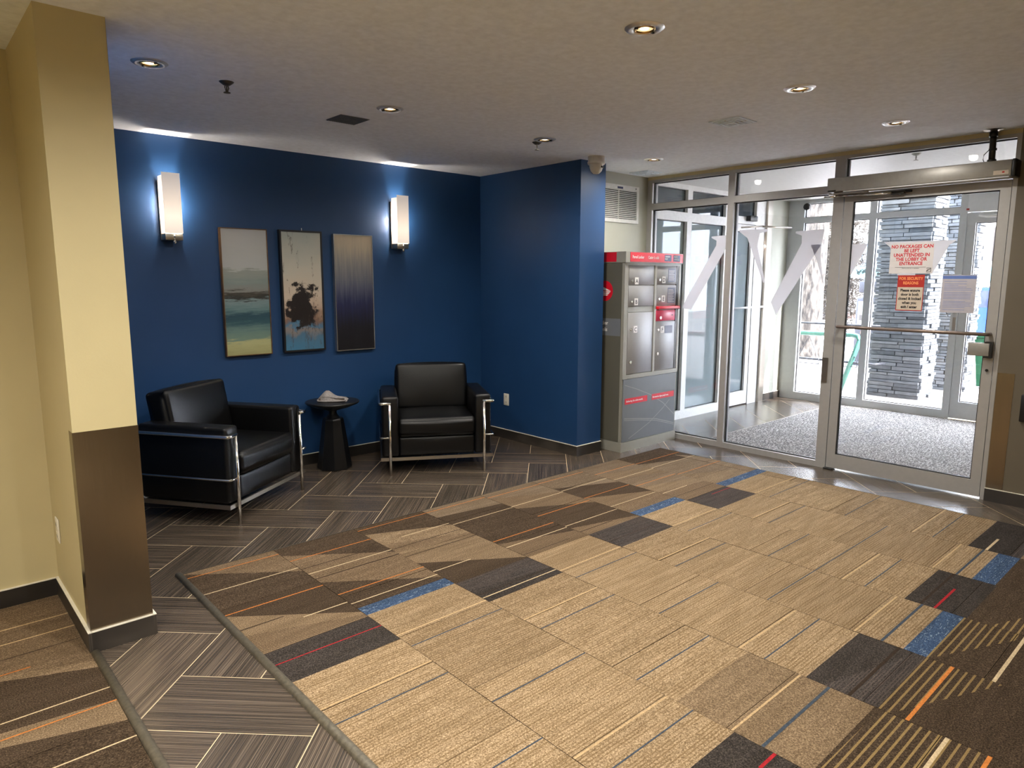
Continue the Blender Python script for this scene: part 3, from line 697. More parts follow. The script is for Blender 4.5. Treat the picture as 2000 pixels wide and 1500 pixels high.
frost_d([(2.033, 1.795), (1.62, 1.79), (1.555, 1.79), (1.60, 1.758), (1.69, 1.56), (1.96, 1.56), (1.965, 1.70), (1.985, 1.755)])
# notices (taped to the door glass, each a sheet of its own)
XN_ = DG - .0056
s1 = tag(part('notice', MB().box((XN_ - .0008, 1.692, 1.562), (XN_, 1.980, 1.782)), 'paper', None), 'white notice with red capitals taped highest on the door glass', 'sign')
xt = XN_ - .0012
for i, ln in enumerate(('NO PACKAGES CAN', 'BE LEFT', 'UNATTENDED IN', 'THE LOBBY OR', 'ENTRANCE')):
    text(ln, 0.0335, (xt, 1.836, 1.745 - i * 0.0305), FX, 'red_print', s1, align='CENTER', sx=0.90, bold=0.032)
part('rule_line', MB().box((xt - .0002, 1.735, 1.6055), (xt, 1.940, 1.6075)), 'black_print', s1)
text('Thank you for your co-operation', 0.0085, (xt, 1.836, 1.597), FX, 'black_print', s1, align='CENTER')
lg = MB(); 
for (a, b, c_, d_) in ((1.7005, 1.7305, 1.571, 1.5745), (1.7005, 1.7305, 1.5985, 1.602), (1.7005, 1.704, 1.5745, 1.5985), (1.712, 1.727, 1.585, 1.589)): lg.box((xt - .0002, a, c_), (xt, b, d_))
lg.prism([(xt - .0002, 1.730, 1.576), (xt - .0002, 1.706, 1.592), (xt - .0002, 1.706, 1.596), (xt - .0002, 1.730, 1.582)], (.0002, 0, 0))
part('stamp_logo', lg, 'black_print', s1)
part('tape', MB().box((XN_ - .001, 1.97, 1.775), (XN_ - .0006, 2.01, 1.79)).box((XN_ - .001, 1.66, 1.775), (XN_ - .0006, 1.70, 1.79)).box((XN_ - .001, 1.80, 1.548), (XN_ - .0006, 1.92, 1.564)), 'frost', s1)
s2 = tag(part('notice', MB().box((XN_ - .0008, 1.736, 1.292), (XN_, 1.914, 1.553)), 'dkred', None), 'security notice with red heading on tan below the white notice', 'sign')
part('body_panel', MB().box((XN_ - .0012, 1.741, 1.298), (XN_ - .0008, 1.909, 1.463)), 'tan_paper', s2)
for i, ln in enumerate(('FOR SECURITY', 'REASONS')): text(ln, 0.029, (xt, 1.825, 1.516 - i * 0.032), FX, 'orange_print', s2, align='CENTER', sx=0.82, bold=0.025)
for i, ln in enumerate(('Please ensure', 'door is both', 'closed & locked', 'when you', 'exit / enter')):
    text(ln, 0.027, (xt - .0003, 1.825, 1.432 - i * 0.030), FX, 'black_print', s2, align='CENTER', sx=0.88, bold=0.04)
s3 = tag(part('notice', MB().box((XN_ - .0008, 1.413, 1.288), (XN_, 1.622, 1.55)), 'paper_grey', None), 'printed letter with a blue heading band right of the security notice', 'sign')
part('heading_band', MB().box((XN_ - .0011, 1.415, 1.523), (XN_ - .0008, 1.620, 1.545)), 'blue_print', s3)
pr_ = MB(); zz = 1.507; k = 0
while zz > 1.30:
    e = random.choice((1.43, 1.44, 1.47, 1.44, 1.52)); pr_.box((XN_ - .0011, e, zz - .0022), (XN_ - .0008, 1.607, zz)); zz -= 0.0105 if k % 5 else 0.018; k += 1
part('print_lines', pr_, 'blue_print', s3)['kind'] = 'stuff'
# door operator
op = thing('door_operator', 'long grey automatic door operator box above the glass door', 'door opener', (0, 0, 0))
part('housing', merge(rbox((XG - .125, 1.247, 2.176), (XG - .001, 2.42, 2.279), 0.006, 2)), 'opgrey', op)
part('end_cap', rbox((XG - .127, 1.226, 2.172), (XG - .001, 1.2475, 2.281), 0.004, 2), 'black', op)
part('underside_strip', MB().box((XG - .118, 1.26, 2.170), (XG - .008, 2.30, 2.1765)), 'alu_light', op)
st = part('warning_sticker', MB().box((XG - .1262, 1.262, 2.188), (XG - .1252, 1.345, 2.214)), 'tan_paper', op)
part('sticker_mark', MB().box((XG - .1268, 1.284, 2.197), (XG - .1262, 1.297, 2.208)), 'dkred', st)
part('maker_badge', MB().box((XG - .1262, 2.352, 2.178), (XG - .1252, 2.412, 2.188)), 'black', op)
part('drive_arm', MB().prism([(XG - .075, 2.425, 2.156), (XG - .105, 2.40, 2.156), (XG - .105, 2.15, 2.156), (XG - .08, 2.13, 2.156), (XG - .06, 2.15, 2.156), (XG - .05, 2.40, 2.156)], (0, 0, 0.012)), 'satin', op)
part('linkage_rod', MB().tube([(XG - .08, 2.41, 2.148), (XG - .06, 2.1, 2.142), (XG - .03, 1.93, 2.140)], 0.006, 8).tube([(XG - .09, 2.36, 2.146), (XG - .09, 2.45, 2.144)], 0.009, 8), 'chrome', op)
part('arm_shoe', rbox((XG - .045, 1.90, 2.130), (XG - .002, 1.99, 2.150), 0.003, 2).box((XG - .03, 1.86, 2.140), (XG - .002, 1.90, 2.155)), 'darkmetal', op)
cd = thing('ceiling_conduit', 'short grey conduit pipe from the ceiling down to the door operator', 'pipe', (XG - .07, 1.375, 0))
part('pipe', MB().tube([(0, 0, 2.27), (0.004, 0.005, 2.478)], 0.019, 14), 'darkmetal', cd)
part('coupling', MB().tube([(0.001, 0, 2.352), (0.001, 0, 2.366)], 0.023, 14).tube([(0.003, 0.004, 2.44), (0.004, 0.005, 2.47)], 0.024, 14), 'black', cd)
part('connector', MB().tube([(0, 0, 2.279), (0, 0, 2.295)], 0.026, 14), 'darkmetal', cd)
part('escutcheon', MB().lathe([(0.0, -.012), (0.03, -.012), (0.055, -.005), (0.062, 0)], (0.004, 0.005, H - .0005), 24, flip=True), 'satin', cd)
part('loose_wire', MB().tube([(-.004, 0.018, 2.36), (-.006, 0.045, 2.33), (-.006, 0.048, 2.30), (-.004, 0.04, 2.281)], 0.0025, 6), 'black', cd)

# outer storefront
w2 = sroot('window_2', 'outer vestibule storefront facing the street')
G0, G1, GO = XO, XO + 0.09, XO + 0.045
for (n_, y0, y1) in (('jamb', 4.10, 4.30), ('mullion', 3.245, 3.322), ('jamb', 2.332, 2.40)):
    frame_part(w2, n_, (G0, y0, 0), (G1, y1, 2.50), 'alu_green')
for y0, y1 in ((3.322, 4.10), (2.40, 3.245)):
    frame_part(w2, 'sill', (G0, y0, 0), (G1, y1, 0.095), 'alu_green'); frame_part(w2, 'transom_bar', (G0, y0, 2.225), (G1, y1, 2.29), 'alu_green'); frame_part(w2, 'head', (G0, y0, 2.455), (G1, y1, 2.50), 'alu_green')
    pane(w2, 'x', GO, (y0, 0.095), (y1, 2.225)); pane(w2, 'x', GO, (y0, 2.29), (y1, 2.455))
frame_part(w2, 'header_panel', (G0, 1.10, 2.235), (G1, 2.332, 2.50), 'alu_light')
d2 = sroot('door_2', 'outer glass door to the street with a white closer arm')
frame_part(d2, 'stile', (G0 + .01, 2.248, 0.014), (G1 - .02, 2.328, 2.225), 'alu_green'); frame_part(d2, 'stile', (G0 + .01, 1.30, 0.014), (G1 - .02, 1.38, 2.225), 'alu_green')
frame_part(d2, 'top_rail', (G0 + .01, 1.38, 2.12), (G1 - .02, 2.248, 2.225), 'alu_green'); frame_part(d2, 'bottom_rail', (G0 + .01, 1.38, 0.014), (G1 - .02, 2.248, 0.20), 'alu_green')
pane(d2, 'x', GO, (1.38, 0.20), (2.248, 2.12)); frame_part(d2, 'side_panel', (G0, 1.10, 0), (G1, 1.298, 2.23), 'alu_green')
part('closer_arm', MB().tube([(G0 - .02, 2.22, 2.19), (G0 - .05, 2.15, 2.175), (G0 - .03, 1.85, 2.165)], 0.010, 8), 'white', d2)
part('strike_plate', MB().box((G0 - .003, 2.345, 0.95), (G0 - .0005, 2.375, 1.12)), 'satin', d2)
part('door_sticker', MB().box((G0 - .002, 2.318, 2.252), (G0 - .0005, 2.345, 2.272)), 'dkred', w2)
single('door_sensor', MB().lathe([(0, -.03), (0.03, -.026), (0.042, -.01), (0.042, 0)], (0, 0, 0), 20, flip=True), 'darkmetal', 'small round grey sensor at the top corner of the outer glazing', 'sensor', (G0 - .0005, 4.075, 2.42), (0, math.pi / 2, 0))
# office storefront on the vestibule's far side
w3 = sroot('window_3', 'white framed office storefront inside the vestibule')
O0, O1, OG = YO, YO + 0.09, YO + 0.045
for (n_, x0, x1) in (('jamb', 5.70, 5.80), ('mullion', 6.37, 6.455), ('mullion', 7.12, 7.215), ('jamb', 7.80, 8.02)):
    frame_part(w3, n_, (x0, O0, 0), (x1, O1, 2.50), 'white')
for i, (x0, x1) in enumerate(((5.80, 6.37), (6.455, 7.12), (7.215, 7.80))):
    frame_part(w3, 'transom_bar', (x0, O0, 2.125 if i < 2 else 2.165), (x1, O1, 2.218 if i < 2 else 2.25), 'white'); frame_part(w3, 'head', (x0, O0, 2.452), (x1, O1, 2.50), 'white')
    pane(w3, 'y', OG, (x0, 2.218 if i < 2 else 2.25), (x1, 2.452), 'tint_glass')
    if i < 2:
        frame_part(w3, 'sill', (x0, O0, 0), (x1, O1, 0.095), 'white'); pane(w3, 'y', OG, (x0, 0.095), (x1, 2.125), 'film_glass')
frame_part(w3, 'door_frame_strip', (8.02, O0 - .03, 0), (8.13, O1, 2.50), 'satin')
d3 = sroot('door_3', 'pale frosted office door in the vestibule with push bar and closer arm')
frame_part(d3, 'stile', (7.218, O0 + .01, .014), (7.27, O1 - .02, 2.16), 'white'); frame_part(d3, 'stile', (7.72, O0 + .01, .014), (7.797, O1 - .02, 2.16), 'white')
frame_part(d3, 'top_rail', (7.27, O0 + .01, 2.08), (7.72, O1 - .02, 2.16), 'white'); frame_part(d3, 'bottom_rail', (7.27, O0 + .01, .014), (7.72, O1 - .02, .175), 'white')
pane(d3, 'y', OG, (7.27, .175), (7.72, 2.08), 'film_glass')
part('push_bar', MB().tube([(7.24, O0 - .035, 1.19), (8.02, O0 - .035, 1.195)], 0.013, 10).box((7.235, O0 - .03, 1.18), (7.25, O0 + .01, 1.20)).box((7.76, O0 - .03, 1.185), (7.775, O0 + .01, 1.205)), 'alu_light', d3)
part('closer_arm', MB().tube([(7.43, O0 - .02, 2.118), (7.70, O0 - .13, 2.14)], 0.009, 8).tube([(7.70, O0 - .13, 2.14), (8.20, O0 - .24, 2.14)], 0.011, 8), 'satin', d3)
part('closer_box', rbox((7.56, O0 - .06, 2.20), (7.72, O0 - .0005, 2.26), 0.004, 2), 'darkmetal', d3)
for i, ln in enumerate(('METRICO', 'IMAGE CO.')): text(ln, 0.062, (7.285, OG - .0045, 1.80 - i * 0.10), FY, 'greyblue', d3)
struct('wall_office', MB().box((5.7, 6.6, 0), (8.7, 6.7, 2.7)).box((5.6, YO + .11, 0), (5.7, 6.7, 2.7)).box((8.7, YO + .12, 0), (8.8, 6.7, 2.7)).box((5.6, YO + .11, 2.7), (8.8, 6.7, 2.8)), 'greige', 'office walls behind the frosted glazing')
struct('floor.001', MB().box((5.6, YO + .1, -.1), (8.8, 6.7, -0.006)), 'edge', 'office floor')

# ------------------------------------------------------------------ armchairs
def armchair(label, loc, rz):
    t = thing('armchair', label, 'armchair', loc, rz, 'black leather tube armchairs')
    for s_ in (-1, 1):
        a, b = (0.298, 0.428) if s_ > 0 else (-0.428, -0.298)
        part('arm', merge(rbox((a, 0.025, 0.14), (b, 0.66, 0.618), 0.022, 3)), 'leather', t)
    part('seat_base', rbox((-0.296, 0.035, 0.142), (0.296, 0.66, 0.292), 0.016, 3, 0.006), 'leather', t)
    part('seat_cushion', rbox((-0.296, 0.012, 0.294), (0.296, 0.53, 0.445), 0.03, 4, 0.016), 'leather', t)
    bk = rbox((-0.298, -0.085, -0.19), (0.298, 0.085, 0.19), 0.032, 4, 0.014)
    xform(bk, Matrix.Translation((0, 0.592, 0.612)) @ Matrix.Rotation(math.radians(-10), 4, 'X'))
    part('back_cushion', bk, 'leather', t)
    part('back_panel', rbox((-0.428, 0.662, 0.14), (0.428, 0.698, 0.60), 0.014, 3), 'leather', t)
    R = 0.0115
    for s_ in (-1, 1):
        xl, xo = s_ * 0.368, s_ * 0.441
        part('leg', MB().tube([(xl, 0, 0.0), (xl, 0, 0.565)], R, 12), 'chrome', t)
        part('leg', MB().tube([(xl, 0.714, 0.0), (xl, 0.714, 0.567)], R, 12), 'chrome', t)
        part('arm_rail', MB().tube([(xl - s_ * R, 0, 0.567), (xo - s_ * .012, 0, 0.567), (xo - s_ * .003, .003, 0.567), (xo, .012, 0.567), (xo, 0.702, 0.567), (xo - s_ * .003, .711, 0.567), (xo - s_ * .012, .714, 0.567), (xl, 0.714, 0.567)], R, 12), 'chrome', t)
        part('side_rail', MB().tube([(xl, 0, 0.298), (xo - s_ * .012, 0, 0.298), (xo, .012, 0.298), (xo, 0.702, 0.298), (xo - s_ * .012, .714, 0.298), (xl, 0.714, 0.298)], 0.007, 10), 'chrome', t)
    part('base_rail', MB().box((-0.435, 0.011, 0.112), (0.435, 0.023, 0.138)).box((-0.435, 0.688, 0.112), (0.435, 0.700, 0.138)).box((-0.441, 0.011, 0.112), (-0.429, 0.700, 0.138)).box((0.429, 0.011, 0.112), (0.441, 0.700, 0.138)), 'satin', t)
    return t
armchair('black leather chrome-tube armchair half behind the cream pier', (1.806, 4.40, 0), math.radians(34.5))
armchair('black leather chrome-tube armchair right of the small round table', (3.105, 4.31, 0), math.radians(-30.6))

# side table and knitted hat
tb = thing('side_table', 'small black pedestal table between the two armchairs', 'side table', (2.575, 5.005, 0))
hexr = lambda r: r
part('pedestal', MB().lathe([(0.0, 0), (0.135, 0), (0.138, 0.006), (0.082, 0.40), (0.076, 0.412), (0.0, 0.414)], n=8, smooth=False), 'tableblack', tb, None, (0, 0, 0.3))
part('neck', MB().lathe([(0.062, 0.412), (0.036, 0.44), (0.030, 0.462), (0.040, 0.482)], n=24), 'tableblack', tb)
part('tabletop', MB().lathe([(0.0, 0.478), (0.05, 0.478), (0.13, 0.50), (0.205, 0.532), (0.212, 0.541), (0.208, 0.549), (0.20, 0.551), (0.0, 0.551)], n=48), 'tableblack', tb)
hat = thing('knit_hat', 'folded grey knit hat lying on the small black table', 'hat', (2.575, 4.995, 0.551), math.radians(-38))
def hat_body():
    mb = MB(); nx, ny = 14, 8; W, Dp = 0.118, 0.075
    prof = lambda u: 0.030 + 0.052 * math.exp(-((u + 0.38) / 0.42) ** 2)
    vs = []; 
    for j in range(ny + 1):
        a = math.pi * j / ny
        for i in range(nx + 1):
            u = -1 + 2 * i / nx; e = max(0.0, 1 - abs(u) ** 4) ** 0.5
            vs.append((u * W, -math.cos(a) * Dp * (0.55 + 0.45 * e), 0.003 + math.sin(a) ** 0.7 * prof(u) * (0.25 + 0.75 * e)))
    fs = [(j * (nx + 1) + i, j * (nx + 1) + i + 1, (j + 1) * (nx + 1) + i + 1, (j + 1) * (nx + 1) + i) for j in range(ny) for i in range(nx)]
    return mb.add(vs, [f for f in fs], 0, True)
part('crown', hat_body(), 'knit', hat)
rim = [(-0.108, -0.066, 0.020), (-0.100, -0.074, 0.010), (-0.05, -0.078, 0.008), (0.06, -0.076, 0.009), (0.104, -0.070, 0.012), (0.112, -0.064, 0.022), (0.098, -0.060, 0.031), (0.04, -0.062, 0.032), (-0.02, -0.064, 0.042), (-0.07, -0.064, 0.044)]
part('rolled_brim', MB().tube(rim, 0.007, 8), 'knit', hat)
part('lining', MB().add([Vector(p) + Vector((0, 0.004, 0)) for p in rim], [tuple(range(len(rim)))]), 'knit_in', hat)

# ------------------------------------------------------------------ pictures, sconces, outlets
def picture(label, x0, x1, z0, z1, fm, pm, fw):
    d = 0.036; y1 = YB - 0.001; y0 = y1 - d
    t = thing('framed_picture', label, 'picture', ((x0 + x1) / 2, y1, z0))
    w, h = (x1 - x0) / 2, z1 - z0
    f = MB(); 
    for (a, b) in (((-w, -d, 0), (w, 0, fw)), ((-w, -d, h - fw), (w, 0, h)), ((-w, -d, fw), (-w + fw, 0, h - fw)), ((w - fw, -d, fw), (w, 0, h - fw))): f.box(a, b)
    part('frame', f, fm, t); part('canvas', MB().box((-w + fw, -d + 0.005, fw), (w - fw, -0.006, h - fw)), pm, t)
    return t
picture('tall seascape picture in a thin bronze frame, grey sky over green waves', 1.838, 2.188, 0.940, 1.884, 'bronze_frame', 'sea', 0.006)
p2 = picture('tall abstract picture with dark splashes in a black frame', 2.285, 2.637, 0.942, 1.890, 'black_frame', 'abs', 0.014)
part('hook', MB().tube([(0.02, -0.006, 0.948), (0.02, -0.006, 0.968)], 0.003, 6), 'white', p2)
picture('tall picture fading from beige to midnight blue in a silver frame', 2.738, 3.098, 0.922, 1.878, 'silver_frame', 'night', 0.007)

def pt(name, loc, w, color=WARM, r=0.03, parent=None):
    l = bpy.data.lights.new(name, 'POINT'); l.energy = w; l.color = color; l.shadow_soft_size = r
    o = bpy.data.objects.new(name, l); col.objects.link(o); o.location = loc
    if parent: o.parent = parent
    return o
def sconce(label, x, w):
    t = thing('wall_sconce', label, 'wall lamp', (x, YB - .0005, 1.775), 0, 'opal glass wall sconces')
    part('back_plate', rbox((-0.062, -0.018, 0.0), (0.062, 0, 0.40), 0.004, 2), 'satin', t)
    part('base_cup', rbox((-0.058, -0.105, 0.0), (0.058, -0.018, 0.045), 0.004, 2), 'satin', t)
    part('finial', merge(MB().tube([(0, -0.105, 0.035), (0, -0.113, 0.02), (0, -0.108, -0.008)], 0.006, 8), MB().lathe([(0, -0.026), (0.009, -0.022), (0.012, -0.014), (0.009, -0.006), (0, -0.002)], (0, -0.108, 0.0), 14)), 'chrome', t)
    g = MB(); a, b, z0, z1 = 0.058, 0.003, 0.047, 0.448
    # open-topped glass sleeve of four panes
    g.box((-a, -0.112, z0), (a, -0.108, z1)).box((-a, -0.108, z0), (-a + .004, -0.024, z1 - 0.02), 1).box((a - .004, -0.108, z0), (a, -0.024, z1 - 0.02), 1)
    part('glass_shade', g, ['opal', 'opal_side'], t, (0, 0, 0))
    l = pt('sconce_bulb', (0, -0.066, 0.24), w, (1.0, 0.90, 0.78), 0.02, t); 
    return t
sconce('lit opal glass wall sconce left of the pictures', 1.508, SCONCE_W)
sconce('lit opal glass wall sconce right of the pictures', 3.36, SCONCE_W)

def outlet(label, loc, rot):
    t = thing('wall_outlet', label, 'outlet', loc); t.rotation_euler = rot
    part('cover_plate', rbox((-0.036, -0.006, -0.057), (0.036, 0, 0.057), 0.003, 2), 'plate', t)
    part('socket', MB().box((-0.017, -0.0075, 0.008), (0.017, -0.006, 0.044)).box((-0.017, -0.0075, -0.044), (0.017, -0.006, -0.008)), 'plate', t)
    part('slots', MB().box((-0.009, -0.0079, 0.02), (-0.006, -0.0074, 0.034)).box((0.006, -0.0079, 0.02), (0.009, -0.0074, 0.034)).box((-0.009, -0.0079, -0.034), (-0.006, -0.0074, -0.02)).box((0.006, -0.0079, -0.034), (0.009, -0.0074, -0.02)), 'black', t)
outlet('ivory wall outlet low on the blue return wall', (XN - .0005, 4.857, 0.382), (0, 0, -math.pi / 2))
outlet('ivory wall outlet low on the side of the cream pier', (0.4845, 3.655, 0.365), (0, 0, -math.pi / 2))

# ------------------------------------------------------------------ ceiling fittings
def ring(r0, r1, z, n=32, mb=None, h=0.006, mi=0):
    mb = mb or MB()
    return mb.lathe([(r0, z - h * .4), (r0 + (r1 - r0) * .2, z - h), (r1 - (r1 - r0) * .25, z - h), (r1, z)], n=n, flip=True, mi=mi)
first_dl = None
def downlight(x, y, label, w, lit=True):
    global first_dl
    if first_dl is None:
        t = thing('downlight', label, 'downlight', (x, y, H), 0, 'recessed ceiling downlights')
        part('trim_ring', MB().lathe([(0.043, 0.0), (0.046, -.007), (0.066, -.009), (0.078, -.001)], n=32, flip=True), 'dl_trim', t)
        part('gimbal', MB().lathe([(0.034, -.0015), (0.036, -.0085), (0.041, -.0075), (0.043, -.001)], n=32, flip=True), 'gold', t)
        part('lamp_core', MB().disc((0, 0, -.0035), 0.016, 20, up=False), 'bulb_core', t)
        part('lamp_face', MB().disc((0, 0, -.002), 0.034, 24, up=False), 'bulb', t)
        part('clip', MB().box((-.004, 0.036, -.012), (.004, 0.05, -.006)).box((-.004, -.05, -.012), (.004, -.036, -.006)), 'black', t)
        first_dl = t
    else:
        t = first_dl.copy(); col.objects.link(t); t.location = (x, y, H); t['label'] = label
        for ch in list(first_dl.children):
            if ch.type != 'LIGHT':
                q = ch.copy(); col.objects.link(q); q.parent = t
    l = bpy.data.lights.new('downlight_lamp', 'SPOT'); l.energy = w * 4; l.color = WARM; l.spot_size = math.radians(172); l.spot_blend = 1.0; l.shadow_soft_size = 0.03
    o = bpy.data.objects.new('downlight_lamp', l); col.objects.link(o); o.parent = t; o.location = (0, 0, -.02)
    t.rotation_euler = (0, 0, (x * 7.3 + y * 3.1) % 3)
    return t
DL = [(2.31, 1.79, 'chrome downlight nearest the camera, with a glowing bronze centre'), (0.995, 3.575, 'chrome downlight close to the cream pier'), (2.263, 3.563, 'chrome downlight beside the dark ceiling grille'),
      (3.532, 3.578, 'chrome downlight beside the second sprinkler head'), (4.747, 3.547, 'chrome downlight nearest the louvred wall vent'), (3.583, 1.776, 'chrome downlight between the near downlight and the glass door'), (4.773, 1.732, 'chrome downlight right in front of the door operator')]
for x, y, lb_ in DL: downlight(x, y, lb_, DOWN_W)
def sprinkler(label, loc, mat='satin'):
    t = thing('sprinkler', label, 'sprinkler', loc, random.random(), 'ceiling sprinkler heads')
    part('escutcheon', MB().lathe([(0.0, -.016), (0.016, -.016), (0.03, -.006), (0.036, 0)], n=20, flip=True), mat, t)
    part('frame_arms', MB().tube([(0.008, 0, -.014), (0.013, 0, -.028), (0.004, 0, -.05)], 0.003, 6).tube([(-0.008, 0, -.014), (-0.013, 0, -.028), (-0.004, 0, -.05)], 0.003, 6).tube([(0, 0, -.014), (0, 0, -.05)], 0.0035, 6), mat, t)
    part('deflector', MB().lathe([(0.0, -.05), (0.017, -.05), (0.017, -.053), (0.0, -.053)], n=12, flip=True), mat, t)
M['sprink'] = plain('tarnished_metal', (96, 90, 80), 0.35, 0.8)
sprinkler('metal sprinkler head on the ceiling left of the dark grille', (1.368, 3.653, H), 'sprink')
sprinkler('metal sprinkler head on the ceiling left of the security camera', (3.567, 3.693, H), 'sprink')
sprinkler('sprinkler head on the white vestibule ceiling', (6.131, 2.052, 2.5), 'vent')
# grilles
g = thing('ceiling_grille', 'dark grey square grille flush in the ceiling over the seating', 'vent', (2.217, 3.972, H))
part('backing', MB().box((-.098, -.094, -.003), (.098, .094, -.0005)), 'ventgrey', g)
bl = MB()
for i in range(16): bl.box((-.095 + i * .0121, -.09, -.007), (-.091 + i * .0121, .09, -.003))
part('bars', bl, 'ventgrey', g)['kind'] = 'stuff'
def diffuser(label, x, y, s_):
    t = thing('ceiling_diffuser', label, 'vent', (x, y, H))
    part('frame', MB().box((-s_, -s_, -.006), (s_, s_, -.0005)), 'diff', t)
    for k in range(3):
        q = s_ * (0.82 - 0.25 * k); z = -.012 - .003 * k; f = MB(); w = .010
        f.box((-q, -q, z), (q, -q + w, z + .006)).box((-q, q - w, z), (q, q, z + .006)).box((-q, -q + w, z), (-q + w, q - w, z + .006)).box((q - w, -q + w, z), (q, q - w, z + .006))
        part('ring', f, 'diff', t)
    part('hanger', MB().box((-s_ * .85, -.004, -.012), (s_ * .85, .004, -.006)).box((-.004, -s_ * .85, -.012), (.004, s_ * .85, -.006)), 'alu_light', t)
diffuser('white square ceiling diffuser in the middle of the right ceiling', 4.01, 2.405, 0.105)
diffuser('small grey ceiling diffuser above the louvred wall vent', 5.265, 4.02, 0.105)
v = thing('wall_vent', 'white louvred vent high on the pale wall above the locker', 'vent', (5.095, YV - .0005, 2.213))
fx0, fx1, fz0, fz1 = -.30, .30, -.172, .166
part('frame', MB().box((fx0, -.012, fz0), (fx1, 0, fz0 + .034)).box((fx0, -.012, fz1 - .04), (fx1, 0, fz1)).box((fx0, -.012, fz0 + .034), (fx0 + .03, 0, fz1 - .04)).box((fx1 - .03, -.012, fz0 + .034), (fx1, 0, fz1 - .04)), 'vent', v)
part('shade_sheet', MB().box((fx0 + .03, -.003, fz0 + .034), (fx1 - .03, -.0005, fz1 - .04)), 'ventdark', v)  # flat dark sheet painted as the shade behind the slats
for i in range(16):
    z = fz0 + .040 + i * .0165
    part('slat', MB().prism([(fx0 + .03, -.011, z), (fx0 + .03, -.004, z + .009), (fx0 + .03, -.0045, z + .0105), (fx0 + .03, -.012, z + .002)], (.54, 0, 0)), 'vent', v)
part('divider', MB().box((0.0, -.0125, fz0 + .034), (.006, -.004, fz1 - .04)), 'vent', v)
part('label_tag', MB().box((-.02, -.0128, fz1 - .034), (.06, -.012, fz1 - .016)), 'navy', v)
part('screw', MB().tube([(.25, -.014, fz1 - .02), (.25, -.011, fz1 - .02)], .006, 10), 'darkmetal', v)
# camera
cm = thing('security_camera', 'white turret security camera on the ceiling at the blue corner', 'camera', (4.315, 3.785, H), 0.4)
part('mount', MB().lathe([(0, -.062), (0.066, -.062), (0.070, -.056), (0.070, -.040), (0.066, -.036), (0.068, -.002), (0.068, 0)], n=32, flip=True), 'camwhite', cm)
part('turret', MB().lathe([(0, -.135), (0.024, -.132), (0.044, -.112), (0.053, -.085), (0.055, -.062)], n=32, flip=True), 'camwhite', cm)
part('lens_window', MB().box((-.022, -.056, -.09), (.022, -.047, -.076)), 'black', cm)

# ------------------------------------------------------------------ parcel locker
LX0, LX1, LY0, LY1 = 4.688, 5.508, 3.765, YV - .002
pk = thing('parcel_locker', 'tall grey parcel locker with red header beside the storefront', 'locker', (0, 0, 0))
part('body', MB().box((LX0, LY0 + .012, 0.0), (LX1, LY1, 1.66)).box((LX0, LY0, 0.0), (LX1, LY0 + .012, 0.085)).box((LX0, LY0, 0.655), (LX1, LY0 + .012, 0.69)).box((LX0, LY0, 0.69), (LX0 + .05, LY0 + .012, 1.66)).box((LX1 - .03, LY0, 0.69), (LX1, LY0 + .012, 1.66)).box((LX0 + .05, LY0, 1.64), (LX1 - .03, LY0 + .012, 1.66)).box((5.107, LY0 - .004, 0.69), (5.135, LY0 + .012, 1.64)), 'locker', pk)
sp = part('side_panel', MB().box((LX0 - .004, LY0 + .03, 0.095), (LX0 - .0005, LY1 - .01, 1.655)), 'locker_side_shaded', pk)
hd = part('header', MB().box((LX0 - .008, LY0 - .012, 1.66), (LX1 + .006, LY1, 1.752)), 'locker', pk)
part('header_red', MB().box((LX0 + .05, LY0 - .0145, 1.668), (LX1 + .004, LY0 - .012, 1.748)).box((LX0 - .0105, LY0 + .09, 1.668), (LX0 - .008, LY1, 1.748)), 'lred', hd)
yl = LY0 - .0152
text('Parcel Locker', 0.036, (4.765, yl, 1.697), FY, 'white_print', hd, sx=0.8); text('Casier \u00e0 colis', 0.036, (4.985, yl, 1.697), FY, 'white_print', hd, sx=0.8)
part('header_label', MB().box((5.225, yl - .0004, 1.68), (5.325, yl + .0006, 1.736)).box((5.36, yl - .0004, 1.68), (5.46, yl + .0006, 1.736)), 'navy', hd)
text('CANADA', 0.020, (5.23, yl - .0008, 1.714), FY, 'white_print', hd, sx=.9); text('POST', 0.020, (5.23, yl - .0008, 1.692), FY, 'white_print', hd, sx=.9)
text('POSTES', 0.020, (5.365, yl - .0008, 1.714), FY, 'white_print', hd, sx=.9); text('CANADA', 0.020, (5.365, yl - .0008, 1.692), FY, 'white_print', hd, sx=.9)
part('header_emblem', MB().tube([(5.342, yl - .0008, 1.708), (5.342, yl, 1.708)], .013, 16), 'lpink', hd)
def ldoor(letter, x0, x1, z0, z1, zl, note=False, mat='locker_door'):
    d = part('door', rbox((x0, LY0 + .001, z0), (x1, LY0 + .011, z1), 0.002, 1), mat, pk)
    part('label_plate', MB().box((x0 + .082, LY0 - .0005, zl - .03), (x0 + .132, LY0 + .001, zl + .03)), 'white_print', d)
    text(letter, 0.05, (x0 + .107, LY0 - .001, zl - .018), FY, 'black_print', d, align='CENTER')
    part('lock', MB().tube([(x0 + .04, LY0 + .001, zl), (x0 + .04, LY0 - .008, zl)], .011, 16), 'chrome', d)
    if note: 
        q = part('notice_panel', MB().box((x1 - .13, LY0 - .0002, z0 + .02), (x1 - .015, LY0 + .001, z1 - .02)), 'greyblue', d)
        zq = z1 - .04; lm = MB()
        while zq > z0 + .03:
            lm.box((x1 - .122, LY0 - .0006, zq), (x1 - random.choice((.03, .05, .04)), LY0 - .0002, zq + .003)); zq -= .012
        part('print_lines', lm, 'white_print', q)['kind'] = 'stuff'
    return d
